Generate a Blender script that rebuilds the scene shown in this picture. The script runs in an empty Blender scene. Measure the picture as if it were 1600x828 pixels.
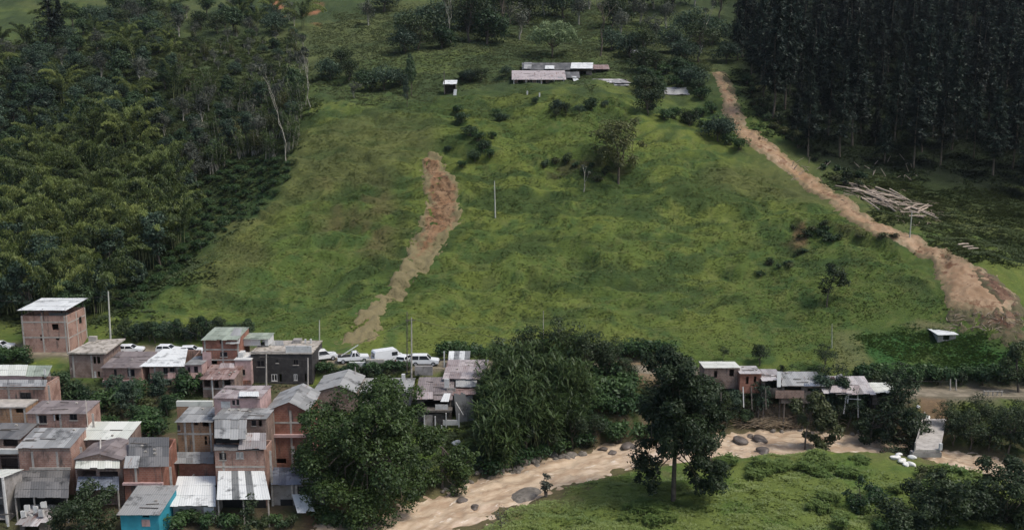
import bpy, math, random
import numpy as np
from mathutils import Vector, Matrix

# ------------------------------------------------------------------ camera, light
SC = bpy.context.scene
COL = SC.collection
CAMH, PITCH, F = 40.0, math.radians(10.0), 1386.0
cd = bpy.data.cameras.new("camera"); cam = bpy.data.objects.new("camera", cd); COL.objects.link(cam)
cam.location = (0, 0, CAMH); cam.rotation_euler = (math.pi / 2 - PITCH, 0, 0)
cd.sensor_fit = 'HORIZONTAL'; cd.sensor_width = 36.0; cd.lens = 36.0 * F / 1600.0
cd.clip_end = 3000.0
SC.camera = cam
SUN_EL, SUN_AZ = math.radians(58), math.radians(112)       # azimuth clockwise from +Y
SUN_STRENGTH, SKY_STRENGTH, EXPOSURE = 1.5, 0.10, 0.70
w = bpy.data.worlds.new("World"); SC.world = w; w.use_nodes = True
nt = w.node_tree
sky = nt.nodes.new('ShaderNodeTexSky'); sky.sky_type = 'NISHITA'; sky.sun_disc = False
sky.sun_elevation = SUN_EL; sky.sun_rotation = SUN_AZ
sky.air_density = 1.0; sky.dust_density = 3.0; sky.ozone_density = 1.0
nt.links.new(sky.outputs[0], nt.nodes['Background'].inputs[0])
nt.nodes['Background'].inputs[1].default_value = SKY_STRENGTH
sl = bpy.data.lights.new("sun", 'SUN'); so = bpy.data.objects.new("sun", sl); COL.objects.link(so)
sl.energy = SUN_STRENGTH; sl.angle = math.radians(14); sl.color = (1.0, 0.965, 0.90)
sd = Vector((math.sin(SUN_AZ) * math.cos(SUN_EL), math.cos(SUN_AZ) * math.cos(SUN_EL), math.sin(SUN_EL)))
so.rotation_euler = sd.to_track_quat('Z', 'Y').to_euler()
SC.view_settings.view_transform = 'Standard'; SC.view_settings.look = 'None'
SC.view_settings.exposure = EXPOSURE; SC.view_settings.gamma = 1.0; SC.view_settings.use_curve_mapping = False
SC.render.engine = 'CYCLES'
SC.cycles.max_bounces = 6; SC.cycles.diffuse_bounces = 3; SC.cycles.glossy_bounces = 2
SC.cycles.transmission_bounces = 2; SC.cycles.transparent_max_bounces = 4

# ------------------------------------------------------------------ small helpers
rng = np.random.default_rng(7)
cp, sp = math.cos(PITCH), math.sin(PITCH)

def dirs(px, py):
    u = (np.asarray(px, float) - 800) / F; v = (414 - np.asarray(py, float)) / F
    return u, cp + v * sp, -sp + v * cp

def P(px, py, Y):
    """the point at world depth Y that was measured at photo pixel px, py"""
    a, b, c = dirs(px, py); t = Y / b
    return float(a * t), float(Y), float(CAMH + c * t)

def PZ(px, py, Z):
    a, b, c = dirs(px, py); t = (Z - CAMH) / c
    return float(a * t), float(b * t), float(Z)

def hash2(ix, iy, seed):
    h = (ix.astype(np.int64) * 374761393 + iy.astype(np.int64) * 668265263 + seed * 144269504) & 0xffffffff
    h = ((h ^ (h >> 13)) * 1274126177) & 0xffffffff
    return ((h ^ (h >> 16)) & 0xffff) / 65535.0

def vn(x, y, seed=0):
    x = np.asarray(x, float); y = np.asarray(y, float)
    fx, fy = np.floor(x), np.floor(y); tx, ty = x - fx, y - fy
    tx = tx * tx * (3 - 2 * tx); ty = ty * ty * (3 - 2 * ty)
    ix, iy = fx.astype(np.int64), fy.astype(np.int64)
    a, b = hash2(ix, iy, seed), hash2(ix + 1, iy, seed)
    c, d = hash2(ix, iy + 1, seed), hash2(ix + 1, iy + 1, seed)
    return (a + (b - a) * tx) * (1 - ty) + (c + (d - c) * tx) * ty

def fbm(x, y, seed=0, o=3):
    s, a, n = 0, 1.0, 0; x, y = x * .87 - y * .5, x * .5 + y * .87
    for i in range(o):
        s = s + a * vn(x, y, seed + i * 17); n += a; a *= .5; x, y = (x * .8 - y * .6) * 2.03 + 3.1, (x * .6 + y * .8) * 2.03 + 1.7
    return s / n

def sstep(a, b, x):
    t = np.clip((x - a) / (b - a), 0, 1); return t * t * (3 - 2 * t)

def seg_dist(x, y, pts):
    """distance to a polyline and the parameter along it"""
    best = np.full(np.shape(x), 1e9); par = np.zeros(np.shape(x))
    for i in range(len(pts) - 1):
        ax, ay = pts[i][:2]; bx, by = pts[i + 1][:2]
        dx, dy = bx - ax, by - ay
        t = np.clip(((x - ax) * dx + (y - ay) * dy) / (dx * dx + dy * dy), 0, 1)
        d = np.hypot(x - ax - t * dx, y - ay - t * dy)
        m = d < best; best = np.where(m, d, best); par = np.where(m, i + t, par)
    return best, par

def in_poly(x, y, poly):
    x = np.asarray(x, float); y = np.asarray(y, float); r = np.zeros(x.shape, bool); n = len(poly)
    for i in range(n):
        x0, y0 = poly[i]; x1, y1 = poly[(i + 1) % n]
        if y0 == y1: continue
        c = ((y0 > y) != (y1 > y)) & (x < (x1 - x0) * (y - y0) / (y1 - y0) + x0)
        r ^= c
    return r

def poly_sd(x, y, poly):
    d, _ = seg_dist(x, y, list(poly) + [poly[0]])
    return np.where(in_poly(x, y, poly), d, -d)

def mesh_np(name, V, F4=None, F3=None, attrs=None, smooth=False, uv=None):
    V = np.asarray(V, np.float32); me = bpy.data.meshes.new(name)
    F4 = np.zeros((0, 4), np.int32) if F4 is None else np.asarray(F4, np.int32)
    F3 = np.zeros((0, 3), np.int32) if F3 is None else np.asarray(F3, np.int32)
    me.vertices.add(len(V)); me.vertices.foreach_set('co', V.ravel())
    nl = F4.size + F3.size; me.loops.add(nl)
    me.loops.foreach_set('vertex_index', np.concatenate([F4.ravel(), F3.ravel()]).astype(np.int32))
    nf = len(F4) + len(F3); me.polygons.add(nf)
    st = np.concatenate([np.arange(len(F4)) * 4, F4.size + np.arange(len(F3)) * 3]).astype(np.int32)
    me.polygons.foreach_set('loop_start', st)
    if smooth: me.polygons.foreach_set('use_smooth', np.ones(nf, bool))
    for k, a in (attrs or {}).items():
        a = np.asarray(a, np.float32)
        if a.ndim == 1:
            me.attributes.new(k, 'FLOAT', 'POINT').data.foreach_set('value', a)
        else:
            if a.shape[1] == 3: a = np.concatenate([a, np.ones((len(a), 1), np.float32)], 1)
            me.attributes.new(k, 'FLOAT_COLOR', 'POINT').data.foreach_set('color', a.ravel())
    if uv is not None:
        me.uv_layers.new(name='UVMap').data.foreach_set('uv', np.asarray(uv, np.float32).ravel())
    me.update(); me.validate()
    return me

def link(name, me, mat=None, parent=None, loc=None, rz=0.0, scale=None):
    o = bpy.data.objects.new(name, me); COL.objects.link(o)
    if mat is not None and not me.materials: me.materials.append(mat)
    if parent is not None: o.parent = parent
    if loc is not None: o.location = loc
    o.rotation_euler.z = rz
    if scale is not None: o.scale = scale if hasattr(scale, '__len__') else (scale,) * 3
    return o

def tag(o, label=None, cat=None, group=None, kind=None):
    for k, v in (('label', label), ('category', cat), ('group', group), ('kind', kind)):
        if v: o[k] = v
    return o

def empty(name, loc, label, cat, group=None, rz=0.0):
    o = bpy.data.objects.new(name, None); COL.objects.link(o); o.location = loc; o.rotation_euler.z = rz
    o.empty_display_size = 0.5
    return tag(o, label, cat, group)

KIDS = {}
def copy_tree(o, loc, rz=0.0, scale=1.0, label=None, group=None):
    c = o.copy(); COL.objects.link(c); c.location = loc; c.rotation_euler.z = rz
    c.scale = scale if hasattr(scale, '__len__') else (scale,) * 3
    if label: c['label'] = label
    if group: c['group'] = group
    if o.name not in KIDS: KIDS[o.name] = [k for k in o.children]
    for k in KIDS[o.name]:
        d = k.copy(); COL.objects.link(d); d.parent = c
        if k.name not in KIDS: KIDS[k.name] = list(k.children)
        for g in KIDS[k.name]:
            e = g.copy(); COL.objects.link(e); e.parent = d
    return c

# ------------------------------------------------------------------ materials
def new_mat(name):
    m = bpy.data.materials.new(name); m.use_nodes = True
    nt = m.node_tree; return m, nt, nt.nodes, nt.links, nt.nodes['Principled BSDF']

def N(nodes, t, **kw):
    n = nodes.new(t)
    for k, v in kw.items():
        if k in n.bl_rna.properties: setattr(n, k, v)
        else: n.inputs[k].default_value = v
    return n

def mixc(nodes, links, a, b, fac, mode='MIX'):
    n = nodes.new('ShaderNodeMix'); n.data_type = 'RGBA'; n.blend_type = mode
    for s, v in ((0, fac), (6, a), (7, b)):
        if hasattr(v, 'is_linked'): links.new(v, n.inputs[s])
        else: n.inputs[s].default_value = (*v, 1) if hasattr(v, '__len__') and len(v) == 3 else v
    return n.outputs[2]

def ramp(nodes, links, src, lo, hi):
    n = nodes.new('ShaderNodeMapRange'); links.new(src, n.inputs[0])
    n.inputs[1].default_value = lo; n.inputs[2].default_value = hi; n.interpolation_type = 'SMOOTHSTEP'
    return n.outputs[0]

def noise(nodes, links, scale, detail=3, vec=None, rough=.55):
    n = nodes.new('ShaderNodeTexNoise'); n.inputs['Scale'].default_value = scale
    n.inputs['Detail'].default_value = detail; n.inputs['Roughness'].default_value = rough
    if vec is None:
        vec = nodes.new('ShaderNodeNewGeometry').outputs['Position']
    links.new(vec, n.inputs['Vector']); return n.outputs[0]

def bump(nodes, links, b, h, strength=.5, dist=.05):
    n = nodes.new('ShaderNodeBump'); n.inputs['Strength'].default_value = strength; n.inputs['Distance'].default_value = dist
    links.new(h, n.inputs['Height']); links.new(n.outputs[0], b.inputs['Normal'])

def plain(name, col, rough=.8, var=.18, scale=1.2, dirt=None, metal=0.0, dirt_amt=(.5, .75), rnd=0.0):
    """a weathered surface: base colour, soft variation and optional stains with their own shape"""
    m, nt, n, l, b = new_mat(name)
    geo = n.new('ShaderNodeNewGeometry').outputs['Position']
    f = noise(n, l, scale, 4, geo)
    c = mixc(n, l, tuple(x * (1 - var) for x in col), tuple(min(.95, x * (1 + var)) for x in col), ramp(n, l, f, .3, .7))
    if dirt:
        c = mixc(n, l, c, dirt, ramp(n, l, noise(n, l, scale * 2.3, 5, geo, .65), *dirt_amt))
    if rnd:
        oi = n.new('ShaderNodeObjectInfo')
        c = mixc(n, l, c, tuple(x * (1 - rnd) for x in col), oi.outputs['Random'])
    l.new(c, b.inputs['Base Color']); b.inputs['Roughness'].default_value = rough
    b.inputs['Metallic'].default_value = metal; b.inputs['Specular IOR Level'].default_value = .3
    bump(n, l, b, noise(n, l, 14, 3, geo), .25, .03)
    return m

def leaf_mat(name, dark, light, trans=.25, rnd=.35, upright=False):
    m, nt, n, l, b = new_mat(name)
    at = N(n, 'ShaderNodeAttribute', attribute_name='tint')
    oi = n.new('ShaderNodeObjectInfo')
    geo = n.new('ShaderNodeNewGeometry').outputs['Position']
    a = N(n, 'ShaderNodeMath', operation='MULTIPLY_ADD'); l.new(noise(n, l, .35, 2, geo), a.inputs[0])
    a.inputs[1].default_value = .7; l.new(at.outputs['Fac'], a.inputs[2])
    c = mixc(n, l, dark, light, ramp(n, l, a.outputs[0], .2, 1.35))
    h = N(n, 'ShaderNodeHueSaturation'); l.new(c, h.inputs['Color'])
    v = N(n, 'ShaderNodeMapRange'); l.new(oi.outputs['Random'], v.inputs[0]); v.inputs[3].default_value = 1 - rnd; v.inputs[4].default_value = 1 + rnd * .6
    l.new(v.outputs[0], h.inputs['Value'])
    hv = N(n, 'ShaderNodeMapRange'); l.new(oi.outputs['Random'], hv.inputs[0]); hv.inputs[3].default_value = .515; hv.inputs[4].default_value = .485
    l.new(hv.outputs[0], h.inputs['Hue'])
    df = n.new('ShaderNodeBsdfDiffuse'); tr = n.new('ShaderNodeBsdfTranslucent'); mx = n.new('ShaderNodeMixShader')
    l.new(h.outputs[0], df.inputs[0]); l.new(h.outputs[0], tr.inputs[0]); mx.inputs[0].default_value = trans
    if upright:                                   # short blades catch the light like the sward they stand in
        vm = N(n, 'ShaderNodeVectorMath', operation='MULTIPLY_ADD'); l.new(n.new('ShaderNodeNewGeometry').outputs['Normal'], vm.inputs[0]); vm.inputs[1].default_value = (.45,) * 3; vm.inputs[2].default_value = (0, -.15, .8)
        vn_ = N(n, 'ShaderNodeVectorMath', operation='NORMALIZE'); l.new(vm.outputs[0], vn_.inputs[0]); l.new(vn_.outputs[0], df.inputs['Normal'])
    l.new(df.outputs[0], mx.inputs[1]); l.new(tr.outputs[0], mx.inputs[2])
    gl = n.new('ShaderNodeBsdfGlossy'); gl.inputs['Roughness'].default_value = .5; gl.inputs[0].default_value = (.8, .85, .8, 1)
    m2 = n.new('ShaderNodeMixShader'); m2.inputs[0].default_value = .025
    l.new(mx.outputs[0], m2.inputs[1]); l.new(gl.outputs[0], m2.inputs[2])
    l.new(m2.outputs[0], n['Material Output'].inputs[0]); n.remove(b)
    return m
# ------------------------------------------------------------------ terrain
CTRL = [  # measured photo pixel and world depth of the bare ground
 (-150,-120,450),(200,-120,450),(600,-120,455),(1000,-120,450),(1400,-120,440),(1750,-120,430),
 (-150,0,365),(200,0,370),(450,0,375),(800,0,380),(1100,0,370),(1400,0,352),(1750,0,345),
 (-150,80,300),(50,80,302),(300,80,305),(500,75,296),(650,90,280),(760,85,284),(860,85,283),(1000,82,285),(1120,95,270),(1300,75,298),(1500,68,300),(1700,70,300),
 (100,150,272),(300,130,272),(100,250,238),(250,240,236),(100,350,203),(-100,350,203),(100,450,172),(-100,450,172),(-100,250,240),
 (340,230,238),(420,200,238),(350,330,206),(250,400,186),(230,440,174),(200,490,157),(120,510,153),
 (480,180,231),(450,260,209),(370,360,186),(280,440,166),(300,500,153),(450,450,165),(450,350,187),(450,520,150),
 (600,520,151),(600,450,166),(600,350,184),(600,250,206),(600,180,228),(550,145,245),(700,135,248),
 (800,530,150),(800,450,166),(800,350,182),(800,250,202),(800,180,222),(800,140,240),(800,118,252),(920,118,252),(980,135,242),
 (1000,180,221),(1000,300,192),(1000,400,174),(1000,500,155),(1000,540,147),(1040,160,235),
 (1100,200,221),(1200,300,195),(1200,400,173),(1200,500,154),(1200,560,142),(1400,450,158),(1400,540,142),
 (1130,130,248),(1200,230,214),(1300,310,190),(1400,372,170),(1500,430,155),(1570,490,143),
 (1250,265,208),(1400,280,205),(1550,300,200),(1450,330,189),(1550,380,175),(1650,430,164),(1750,330,195),
 (1340,200,232),(1550,190,236),(1720,190,240),
 (1550,560,137),(1700,560,137),
 (50,560,141),(200,600,132),(100,700,112),(250,700,112),(150,800,97),(400,700,112),(400,800,97),(550,800,97),(550,620,129),(0,800,97),(-120,700,112),(-100,600,132),
 (650,650,124),(740,620,130),(900,600,132.5),(1050,640,127.5),(900,690,118.6),(1250,640,128.4),(1550,660,124),(1700,660,124),
 (1050,780,99.5),(1300,760,102.8),(1300,828,92.5),(900,828,92.6),(1550,800,96.5),(1700,800,96.5),(750,860,87),(1400,722,110)]
CP = [P(*c) for c in CTRL] + [(0,40,-7),(-90,40,-9),(90,40,-7),(-40,70,-8),(160,70,-7),(-160,70,-8),
      (-330,300,75),(330,300,75),(-330,150,12),(330,150,10),(-300,520,175),(0,540,180),(300,520,172),(-160,130,-1),(200,125,-3)]
CP = np.array(CP)
def _phi(d2): return np.where(d2 > 1e-12, .5 * d2 * np.log(d2 + 1e-12), 0)
_S = 100.0
_A = CP[:, :2] / _S; _n = len(_A)
_K = _phi(((_A[:, None] - _A[None]) ** 2).sum(2)) + np.eye(_n) * 4e-4
_Q = np.c_[np.ones(_n), _A]
_M = np.block([[_K, _Q], [_Q.T, np.zeros((3, 3))]])
_W = np.linalg.solve(_M, np.r_[CP[:, 2], 0, 0, 0])
def tps(x, y):
    x = np.ravel(x) / _S; y = np.ravel(y) / _S; out = np.empty(len(x))
    for i in range(0, len(x), 40000):
        a = np.c_[x[i:i + 40000], y[i:i + 40000]]
        d2 = (a[:, :1] - _A[:, 0]) ** 2 + (a[:, 1:] - _A[:, 1]) ** 2
        out[i:i + 40000] = _phi(d2) @ _W[:_n] + _W[_n] + a @ _W[_n + 1:]
    return out

WATER = -7.5
RIVER = [PZ(x, y, WATER)[:2] for x, y in ((430,905),(520,868),(640,818),(750,778),(870,738),(1000,708),(1130,696),(1250,690),(1350,694),(1440,706),(1530,727),(1610,748),(1760,800))]
ROAD = [PZ(*c) for c in ((-160,546,.4),(0,546,.3),(250,552,.2),(500,560,0),(660,568,-.2),(800,572,-.6),(980,574,-1),(1100,584,-1.4),(1250,598,-2),(1440,613,-2.8),(1600,613,-3),(1780,613,-3))]
ROADZ = np.array([r[2] for r in ROAD])
BRIDGE_A, BRIDGE_B = np.array((62.2, 123.2)), np.array((59.6, 111.5))      # far and near end of the deck

def shape_z(x, y, z):
    # road bench
    d, p = seg_dist(x, y, ROAD); rz = np.interp(p, np.arange(len(ROAD)), ROADZ)
    k = 1 - sstep(2.8, 6.0, d); z = z * (1 - k) + (rz - .03) * k
    # river bed and banks
    d, p = seg_dist(x, y, RIVER)
    d = d + (fbm(x * .22, y * .22, 5, 3) - .5) * 3.2
    hw = np.interp(p, range(13), (7.5, 6.2, 4.9, 4.2, 3.9, 3.8, 4.2, 4.3, 3.8, 3.3, 3.2, 3.2, 4))
    bed = WATER - 1.3 + 1.3 * np.clip(d / hw, 0, 1) ** 2
    k = sstep(0, 4.2, d - hw)
    return np.where(d < hw, np.minimum(bed, z), np.minimum(WATER, z) * (1 - k) + z * k + 0.0)

gx = np.arange(-262, 262.01, .5)
gy = np.concatenate([np.arange(52, 165, .45), np.arange(165, 262, .55), 262 + np.cumsum(np.linspace(.7, 3.2, 150))])
GX, GY = np.meshgrid(gx, gy)
_sx, _sy = gx[::4], np.arange(50, gy[-1] + 4, 2.0)
_CX, _CY = np.meshgrid(_sx, _sy); _CZ = tps(_CX, _CY).reshape(_CX.shape)
def bil(G, xs, ys, x, y):
    i = np.clip(np.searchsorted(xs, x) - 1, 0, len(xs) - 2); j = np.clip(np.searchsorted(ys, y) - 1, 0, len(ys) - 2)
    tx = (x - xs[i]) / (xs[i + 1] - xs[i]); ty = (y - ys[j]) / (ys[j + 1] - ys[j])
    return (G[j, i] * (1 - tx) + G[j, i + 1] * tx) * (1 - ty) + (G[j + 1, i] * (1 - tx) + G[j + 1, i + 1] * tx) * ty
base = shape_z(GX.ravel(), GY.ravel(), bil(_CZ, _sx, _sy, GX.ravel(), GY.ravel())).reshape(GX.shape)

def to_px(x, y, z):
    dy = y * cp - (z - CAMH) * sp; dz = y * sp + (z - CAMH) * cp
    return 800 + F * x / dy, 414 - F * dz / dy
# regions of different ground, measured on the photo and kept as areas of the hillside
PX, PY = to_px(GX, GY, base)
wob = (fbm(GX * .12, GY * .12, 31, 3) - .5) * 46
PXw, PYw = PX + wob, PY + (fbm(GX * .12, GY * .12, 57, 3) - .5) * 36
def region(poly, soft=16): return sstep(-soft, soft, poly_sd(PXw, PYw, poly))
pasture = region([(170,520),(285,430),(375,350),(455,255),(490,175),(560,165),(700,150),(800,140),(985,140),(1010,185),(1100,205),(1190,245),(1300,325),(1400,385),(1470,430),(1490,500),(1350,520),(1340,575),(1200,590),(900,600),(500,560),(180,560)])
lush = np.maximum(region([(1345,520),(1480,505),(1640,540),(1640,600),(1350,595)], 16), region([(280,350),(360,250),(460,240),(470,262),(380,350),(300,430),(200,490),(170,480)], 12))
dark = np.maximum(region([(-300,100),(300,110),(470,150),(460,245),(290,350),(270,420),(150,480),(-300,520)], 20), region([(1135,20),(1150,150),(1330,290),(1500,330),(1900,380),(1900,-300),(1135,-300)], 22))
meadow = ((GY < 121) & (PX > 640)).astype(float)
dR, pR = seg_dist(GX.ravel(), GY.ravel(), RIVER); dR = dR.reshape(GX.shape); pR = pR.reshape(GX.shape)
dRd, _ = seg_dist(GX.ravel(), GY.ravel(), ROAD); dRd = dRd.reshape(GX.shape)
village = sstep(-12, 12, poly_sd(PX, PY, [(-400,560),(180,600),(400,590),(480,600),(480,840),(620,840),(500,1100),(-400,1100)]))
bank = sstep(12.5, 6.0, dR + (fbm(GX * .3, GY * .3, 3, 3) - .5) * 6) * (base > WATER - 1.5)
# relief: cattle terraces along the slope, hummocks, tussocks
hill = sstep(148, 160, GY)
lev = base + (fbm(GX * .05, GY * .05, 2, 3) - .5) * 6
rid = lambda q: 1 - np.abs(2 * q - 1)
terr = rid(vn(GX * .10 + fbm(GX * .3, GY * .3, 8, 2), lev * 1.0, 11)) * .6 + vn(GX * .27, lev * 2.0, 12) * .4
linefade = sstep(.25, .6, fbm(GX * .05, GY * .07, 13, 2))
det = hill * pasture * (terr - .5) * (1.3 + 1.4 * linefade) + hill * pasture * (fbm(GX * .16, GY * .16, 20, 2) - .5) * 1.3
det = det + hill * (fbm(GX * .06, GY * .06, 21, 3) - .5) * 3.0 + hill * (1 - pasture) * (fbm(GX * .25, GY * .25, 22, 2) - .5) * 1.5
det = det + (fbm(GX * .35, GY * .45, 23, 3) - .5) * (.5 * hill + .9 * meadow * sstep(5, 9, dR) + .2)
det = det + (fbm(GX * 1.1, GY * 1.3, 24, 2) - .5) * (.24 * hill + .3 * meadow)
det = det + bank * (fbm(GX * .8, GY * .8, 25, 2) - .5) * .5
det = det * sstep(2.6, 5.5, dRd)
def scarp_step(px_pts, amp, width, soft=.8):
    """a small broken bank across the slope: the ground drops along a line"""
    pts = []
    for x, y in px_pts:
        j = int(np.argmin(((PX - x) / 3) ** 2 + ((PY - y) / 1) ** 2)); pts.append((GX.ravel()[j], GY.ravel()[j]))
    pts = np.array(pts); yl = np.interp(GX, pts[:, 0], pts[:, 1]); e = sstep(pts[0, 0] - 3, pts[0, 0] + 3, GX) * (1 - sstep(pts[-1, 0] - 3, pts[-1, 0] + 3, GX))
    s_ = GY - yl + (fbm(GX * .3, GY * .3, 77, 3) - .5) * 4
    return amp * e * np.tanh(s_ / soft) * np.exp(-(s_ / width) ** 2)
for ln, am, wd_ in ((((836, 262), (860, 250), (900, 244), (940, 252), (990, 270)), 1.3, 6), (((1205, 378), (1240, 357), (1290, 364), (1400, 390)), 1.0, 5), (((470, 192), (500, 187), (545, 176), (600, 190)), .8, 5), (((520, 258), (560, 250), (600, 258)), .7, 5), (((860, 372), (910, 392), (960, 420)), .6, 6), (((690, 235), (740, 240), (790, 262)), 1.0, 7), (((380, 440), (460, 425), (540, 435)), .6, 5), (((700, 440), (800, 425), (900, 450)), .5, 5), (((1020, 330), (1100, 325), (1180, 345)), .7, 6), (((1050, 420), (1120, 415), (1190, 430)), .6, 6), (((1000, 490), (1150, 480), (1300, 500)), .5, 5)):
    det = det + scarp_step(ln, am, wd_)
Zt = base + det
def tz(x, y): return bil(Zt, gx, gy, np.asarray(x, float), np.asarray(y, float))
def tzf(x, y): return float(tz(np.array([x]), np.array([y]))[0])
_ys = np.concatenate([np.arange(56, 270, .3), np.arange(270, 500, .8)])
def G(px, py):
    """where the sight line through a photo pixel meets the ground"""
    a, b, c = dirs(px, py); x = _ys * (a / b); z = CAMH + _ys * (c / b)
    ok = (np.abs(x) < 261); g = tz(np.clip(x, -261, 261), _ys)
    hit = np.nonzero((z <= g) & ok)[0]
    i = hit[0] if len(hit) else len(_ys) - 1
    return float(x[i]), float(_ys[i]), float(g[i])

# ground colours: grass kinds, soil, forest floor, with some shade and haze painted in
def A3(c): return np.array(c)[None, None, :]
def lerp(a, b, k): return a + (b - a) * k[..., None]
n1, n2, n3 = fbm(GX * .045, GY * .06, 41, 4), fbm(GX * .3, lev * .9, 42, 3), fbm(GX * .9, GY * .9, 43, 2)
C = lerp(A3((.078, .112, .030)), A3((.120, .148, .036)), sstep(.35, .65, n1))
C = lerp(C, A3((.050, .090, .030)), sstep(.5, .72, n2) * .75)
C = lerp(C, A3((.140, .150, .050)), sstep(.55, .75, n3) * .45)
n4 = fbm(GX * .10, lev * .55, 60, 4); n5 = fbm(GX * .02, GY * .03, 63, 3)
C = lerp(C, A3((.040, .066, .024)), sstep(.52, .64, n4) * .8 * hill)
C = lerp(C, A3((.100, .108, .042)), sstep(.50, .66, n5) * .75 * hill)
C = lerp(C, A3((.055, .078, .028)), sstep(.52, .22, terr) * .8 * hill)  # ledge undersides: darker grass, deepened as painted shade
upper = sstep(215, 260, GY); C = lerp(C, A3((.062, .080, .038)), upper * .5); C = lerp(C, A3((.042, .060, .028)), upper * sstep(.46, .64, fbm(GX * .07, GY * .07, 64, 4)) * .8)  # upper slope dulled, distance haze put into its colour
C = lerp(C, A3((.115, .095, .045)), region([(500,290),(610,290),(620,400),(520,400)], 30) * sstep(.42, .6, fbm(GX * .15, GY * .15, 44, 3)) * .7)
C = lerp(C, A3((.120, .115, .045)), region([(280,380),(400,330),(420,400),(330,470)], 24) * .5)
C = lerp(C, A3((.030, .064, .023)), lush * .85 * sstep(.25, .65, fbm(GX * .25, GY * .25, 45, 3)) * .9)
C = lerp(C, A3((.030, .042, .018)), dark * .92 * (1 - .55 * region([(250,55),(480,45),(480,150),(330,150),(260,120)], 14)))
C = lerp(C, A3((.014, .019, .011)), region([(1140,-300),(1900,-300),(1900,300),(1600,310),(1480,285),(1380,270),(1265,258),(1200,190),(1165,120)], 14) * .9)  # floor under the pines darkened, their shade put into the colour
C = lerp(C, A3((.042, .105, .030)), region([(1345,525),(1480,512),(1570,560),(1560,595),(1360,592)], 8) * sstep(.2, .55, fbm(GX * .2, GY * .2, 65, 3)) * .85)
C = lerp(C, A3((.125, .160, .042)), meadow * .8)
C = lerp(C, A3((.070, .125, .032)), meadow * sstep(.45, .65, fbm(GX * .16, GY * .2, 46, 3)) * .7)
C = lerp(C, A3((.050, .062, .030)), village * .8)
C = lerp(C, A3((.115, .09, .06)), village * sstep(.35, .6, fbm(GX * .3, GY * .3, 47, 3)) * .85)
farbank = region([(740,600),(1000,585),(1430,605),(1436,700),(1240,688),(1000,700),(740,775)], 8) + region([(1482,632),(1640,640),(1640,740),(1482,700)], 8)
C = lerp(C, A3((.036, .050, .020)), np.clip(farbank, 0, 1) * .85)
C = lerp(C, A3((.135, .10, .065)), bank * sstep(.4, .6, fbm(GX * .5, GY * .5, 48, 3)) * np.where(GY < 121, .55, .8))
C = lerp(C, A3((.13, .105, .06)), sstep(WATER + 1.0, WATER + .3, Zt) * .8)
C = lerp(C, A3((.16, .135, .10)), (1 - sstep(2.8, 4.6, dRd + (fbm(GX * .5, GY * .5, 49, 2) - .5) * 2)) * .9)
C = lerp(C, A3((.13, .085, .055)), region([(470,790),(560,780),(660,815),(640,850),(470,850)], 14) * sstep(.3, .55, fbm(GX * .4, GY * .4, 52, 3)) * .9)
C = lerp(C, A3((.22, .16, .10)), region([(955,556),(1040,560),(1060,600),(1000,610),(960,585)], 8) * .8)
C = lerp(C, A3((.18, .12, .075)), region([(1436,618),(1478,618),(1490,668),(1440,668)], 4) * .9)
C = lerp(C, A3((.16, .15, .075)), np.maximum(region([(1405,508),(1440,495),(1490,500),(1490,515)], 5), region([(1295,520),(1340,520),(1350,585),(1300,585)], 6) * .6) * .8)
scarp = np.maximum.reduce([region([(835,255),(880,245),(960,262),(990,275),(930,290),(860,275)], 8) * .8, region([(1215,372),(1250,352),(1272,372),(1240,395)], 8), region([(1280,362),(1360,360),(1400,385),(1360,385)], 6) * .7])
C = lerp(C, A3((.06, .055, .028)), scarp * sstep(.35, .6, fbm(GX * .4, GY * .5, 51, 3)))
C = lerp(C, A3((.25, .12, .065)), np.maximum(region([(428,-10),(446,-8),(440,20),(424,16)], 4), region([(480,10),(506,8),(500,26),(482,24)], 5)))
C = lerp(C, A3((.17, .115, .06)), region([(1238,360),(1262,354),(1264,388),(1240,384)], 4) * .8)
C = C * (.86 + .28 * fbm(GX * 2.0, GY * 2.0, 50, 2))[..., None]
ny, nx = GX.shape
idx = np.arange(ny * nx).reshape(ny, nx)
Fq = np.stack([idx[:-1, :-1], idx[:-1, 1:], idx[1:, 1:], idx[1:, :-1]], -1).reshape(-1, 4)
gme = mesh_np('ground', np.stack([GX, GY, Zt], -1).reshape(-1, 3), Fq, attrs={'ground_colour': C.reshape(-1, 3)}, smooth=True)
m, nt, n, l, b = new_mat('ground_cover')
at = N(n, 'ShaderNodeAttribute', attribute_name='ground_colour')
geo = n.new('ShaderNodeNewGeometry').outputs['Position']
mp = N(n, 'ShaderNodeMapping'); l.new(geo, mp.inputs[0]); mp.inputs['Scale'].default_value = (.32, 1, 1)
f1 = noise(n, l, 1.6, 5, mp.outputs[0], .7)
c = mixc(n, l, at.outputs['Color'], (.050, .078, .024), ramp(n, l, f1, .38, .24))
c = mixc(n, l, c, mixc(n, l, c, (1.7, 1.6, 1.3), 1.0, 'MULTIPLY'), ramp(n, l, noise(n, l, 3.1, 3, mp.outputs[0], .6), .58, .74))
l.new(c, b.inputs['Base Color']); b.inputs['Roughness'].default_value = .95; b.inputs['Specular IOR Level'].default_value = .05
bump(n, l, b, noise(n, l, 3.5, 5, mp.outputs[0], .75), .9, .22)
GROUND = tag(link('hillside_ground', gme, m), kind='structure')

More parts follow.
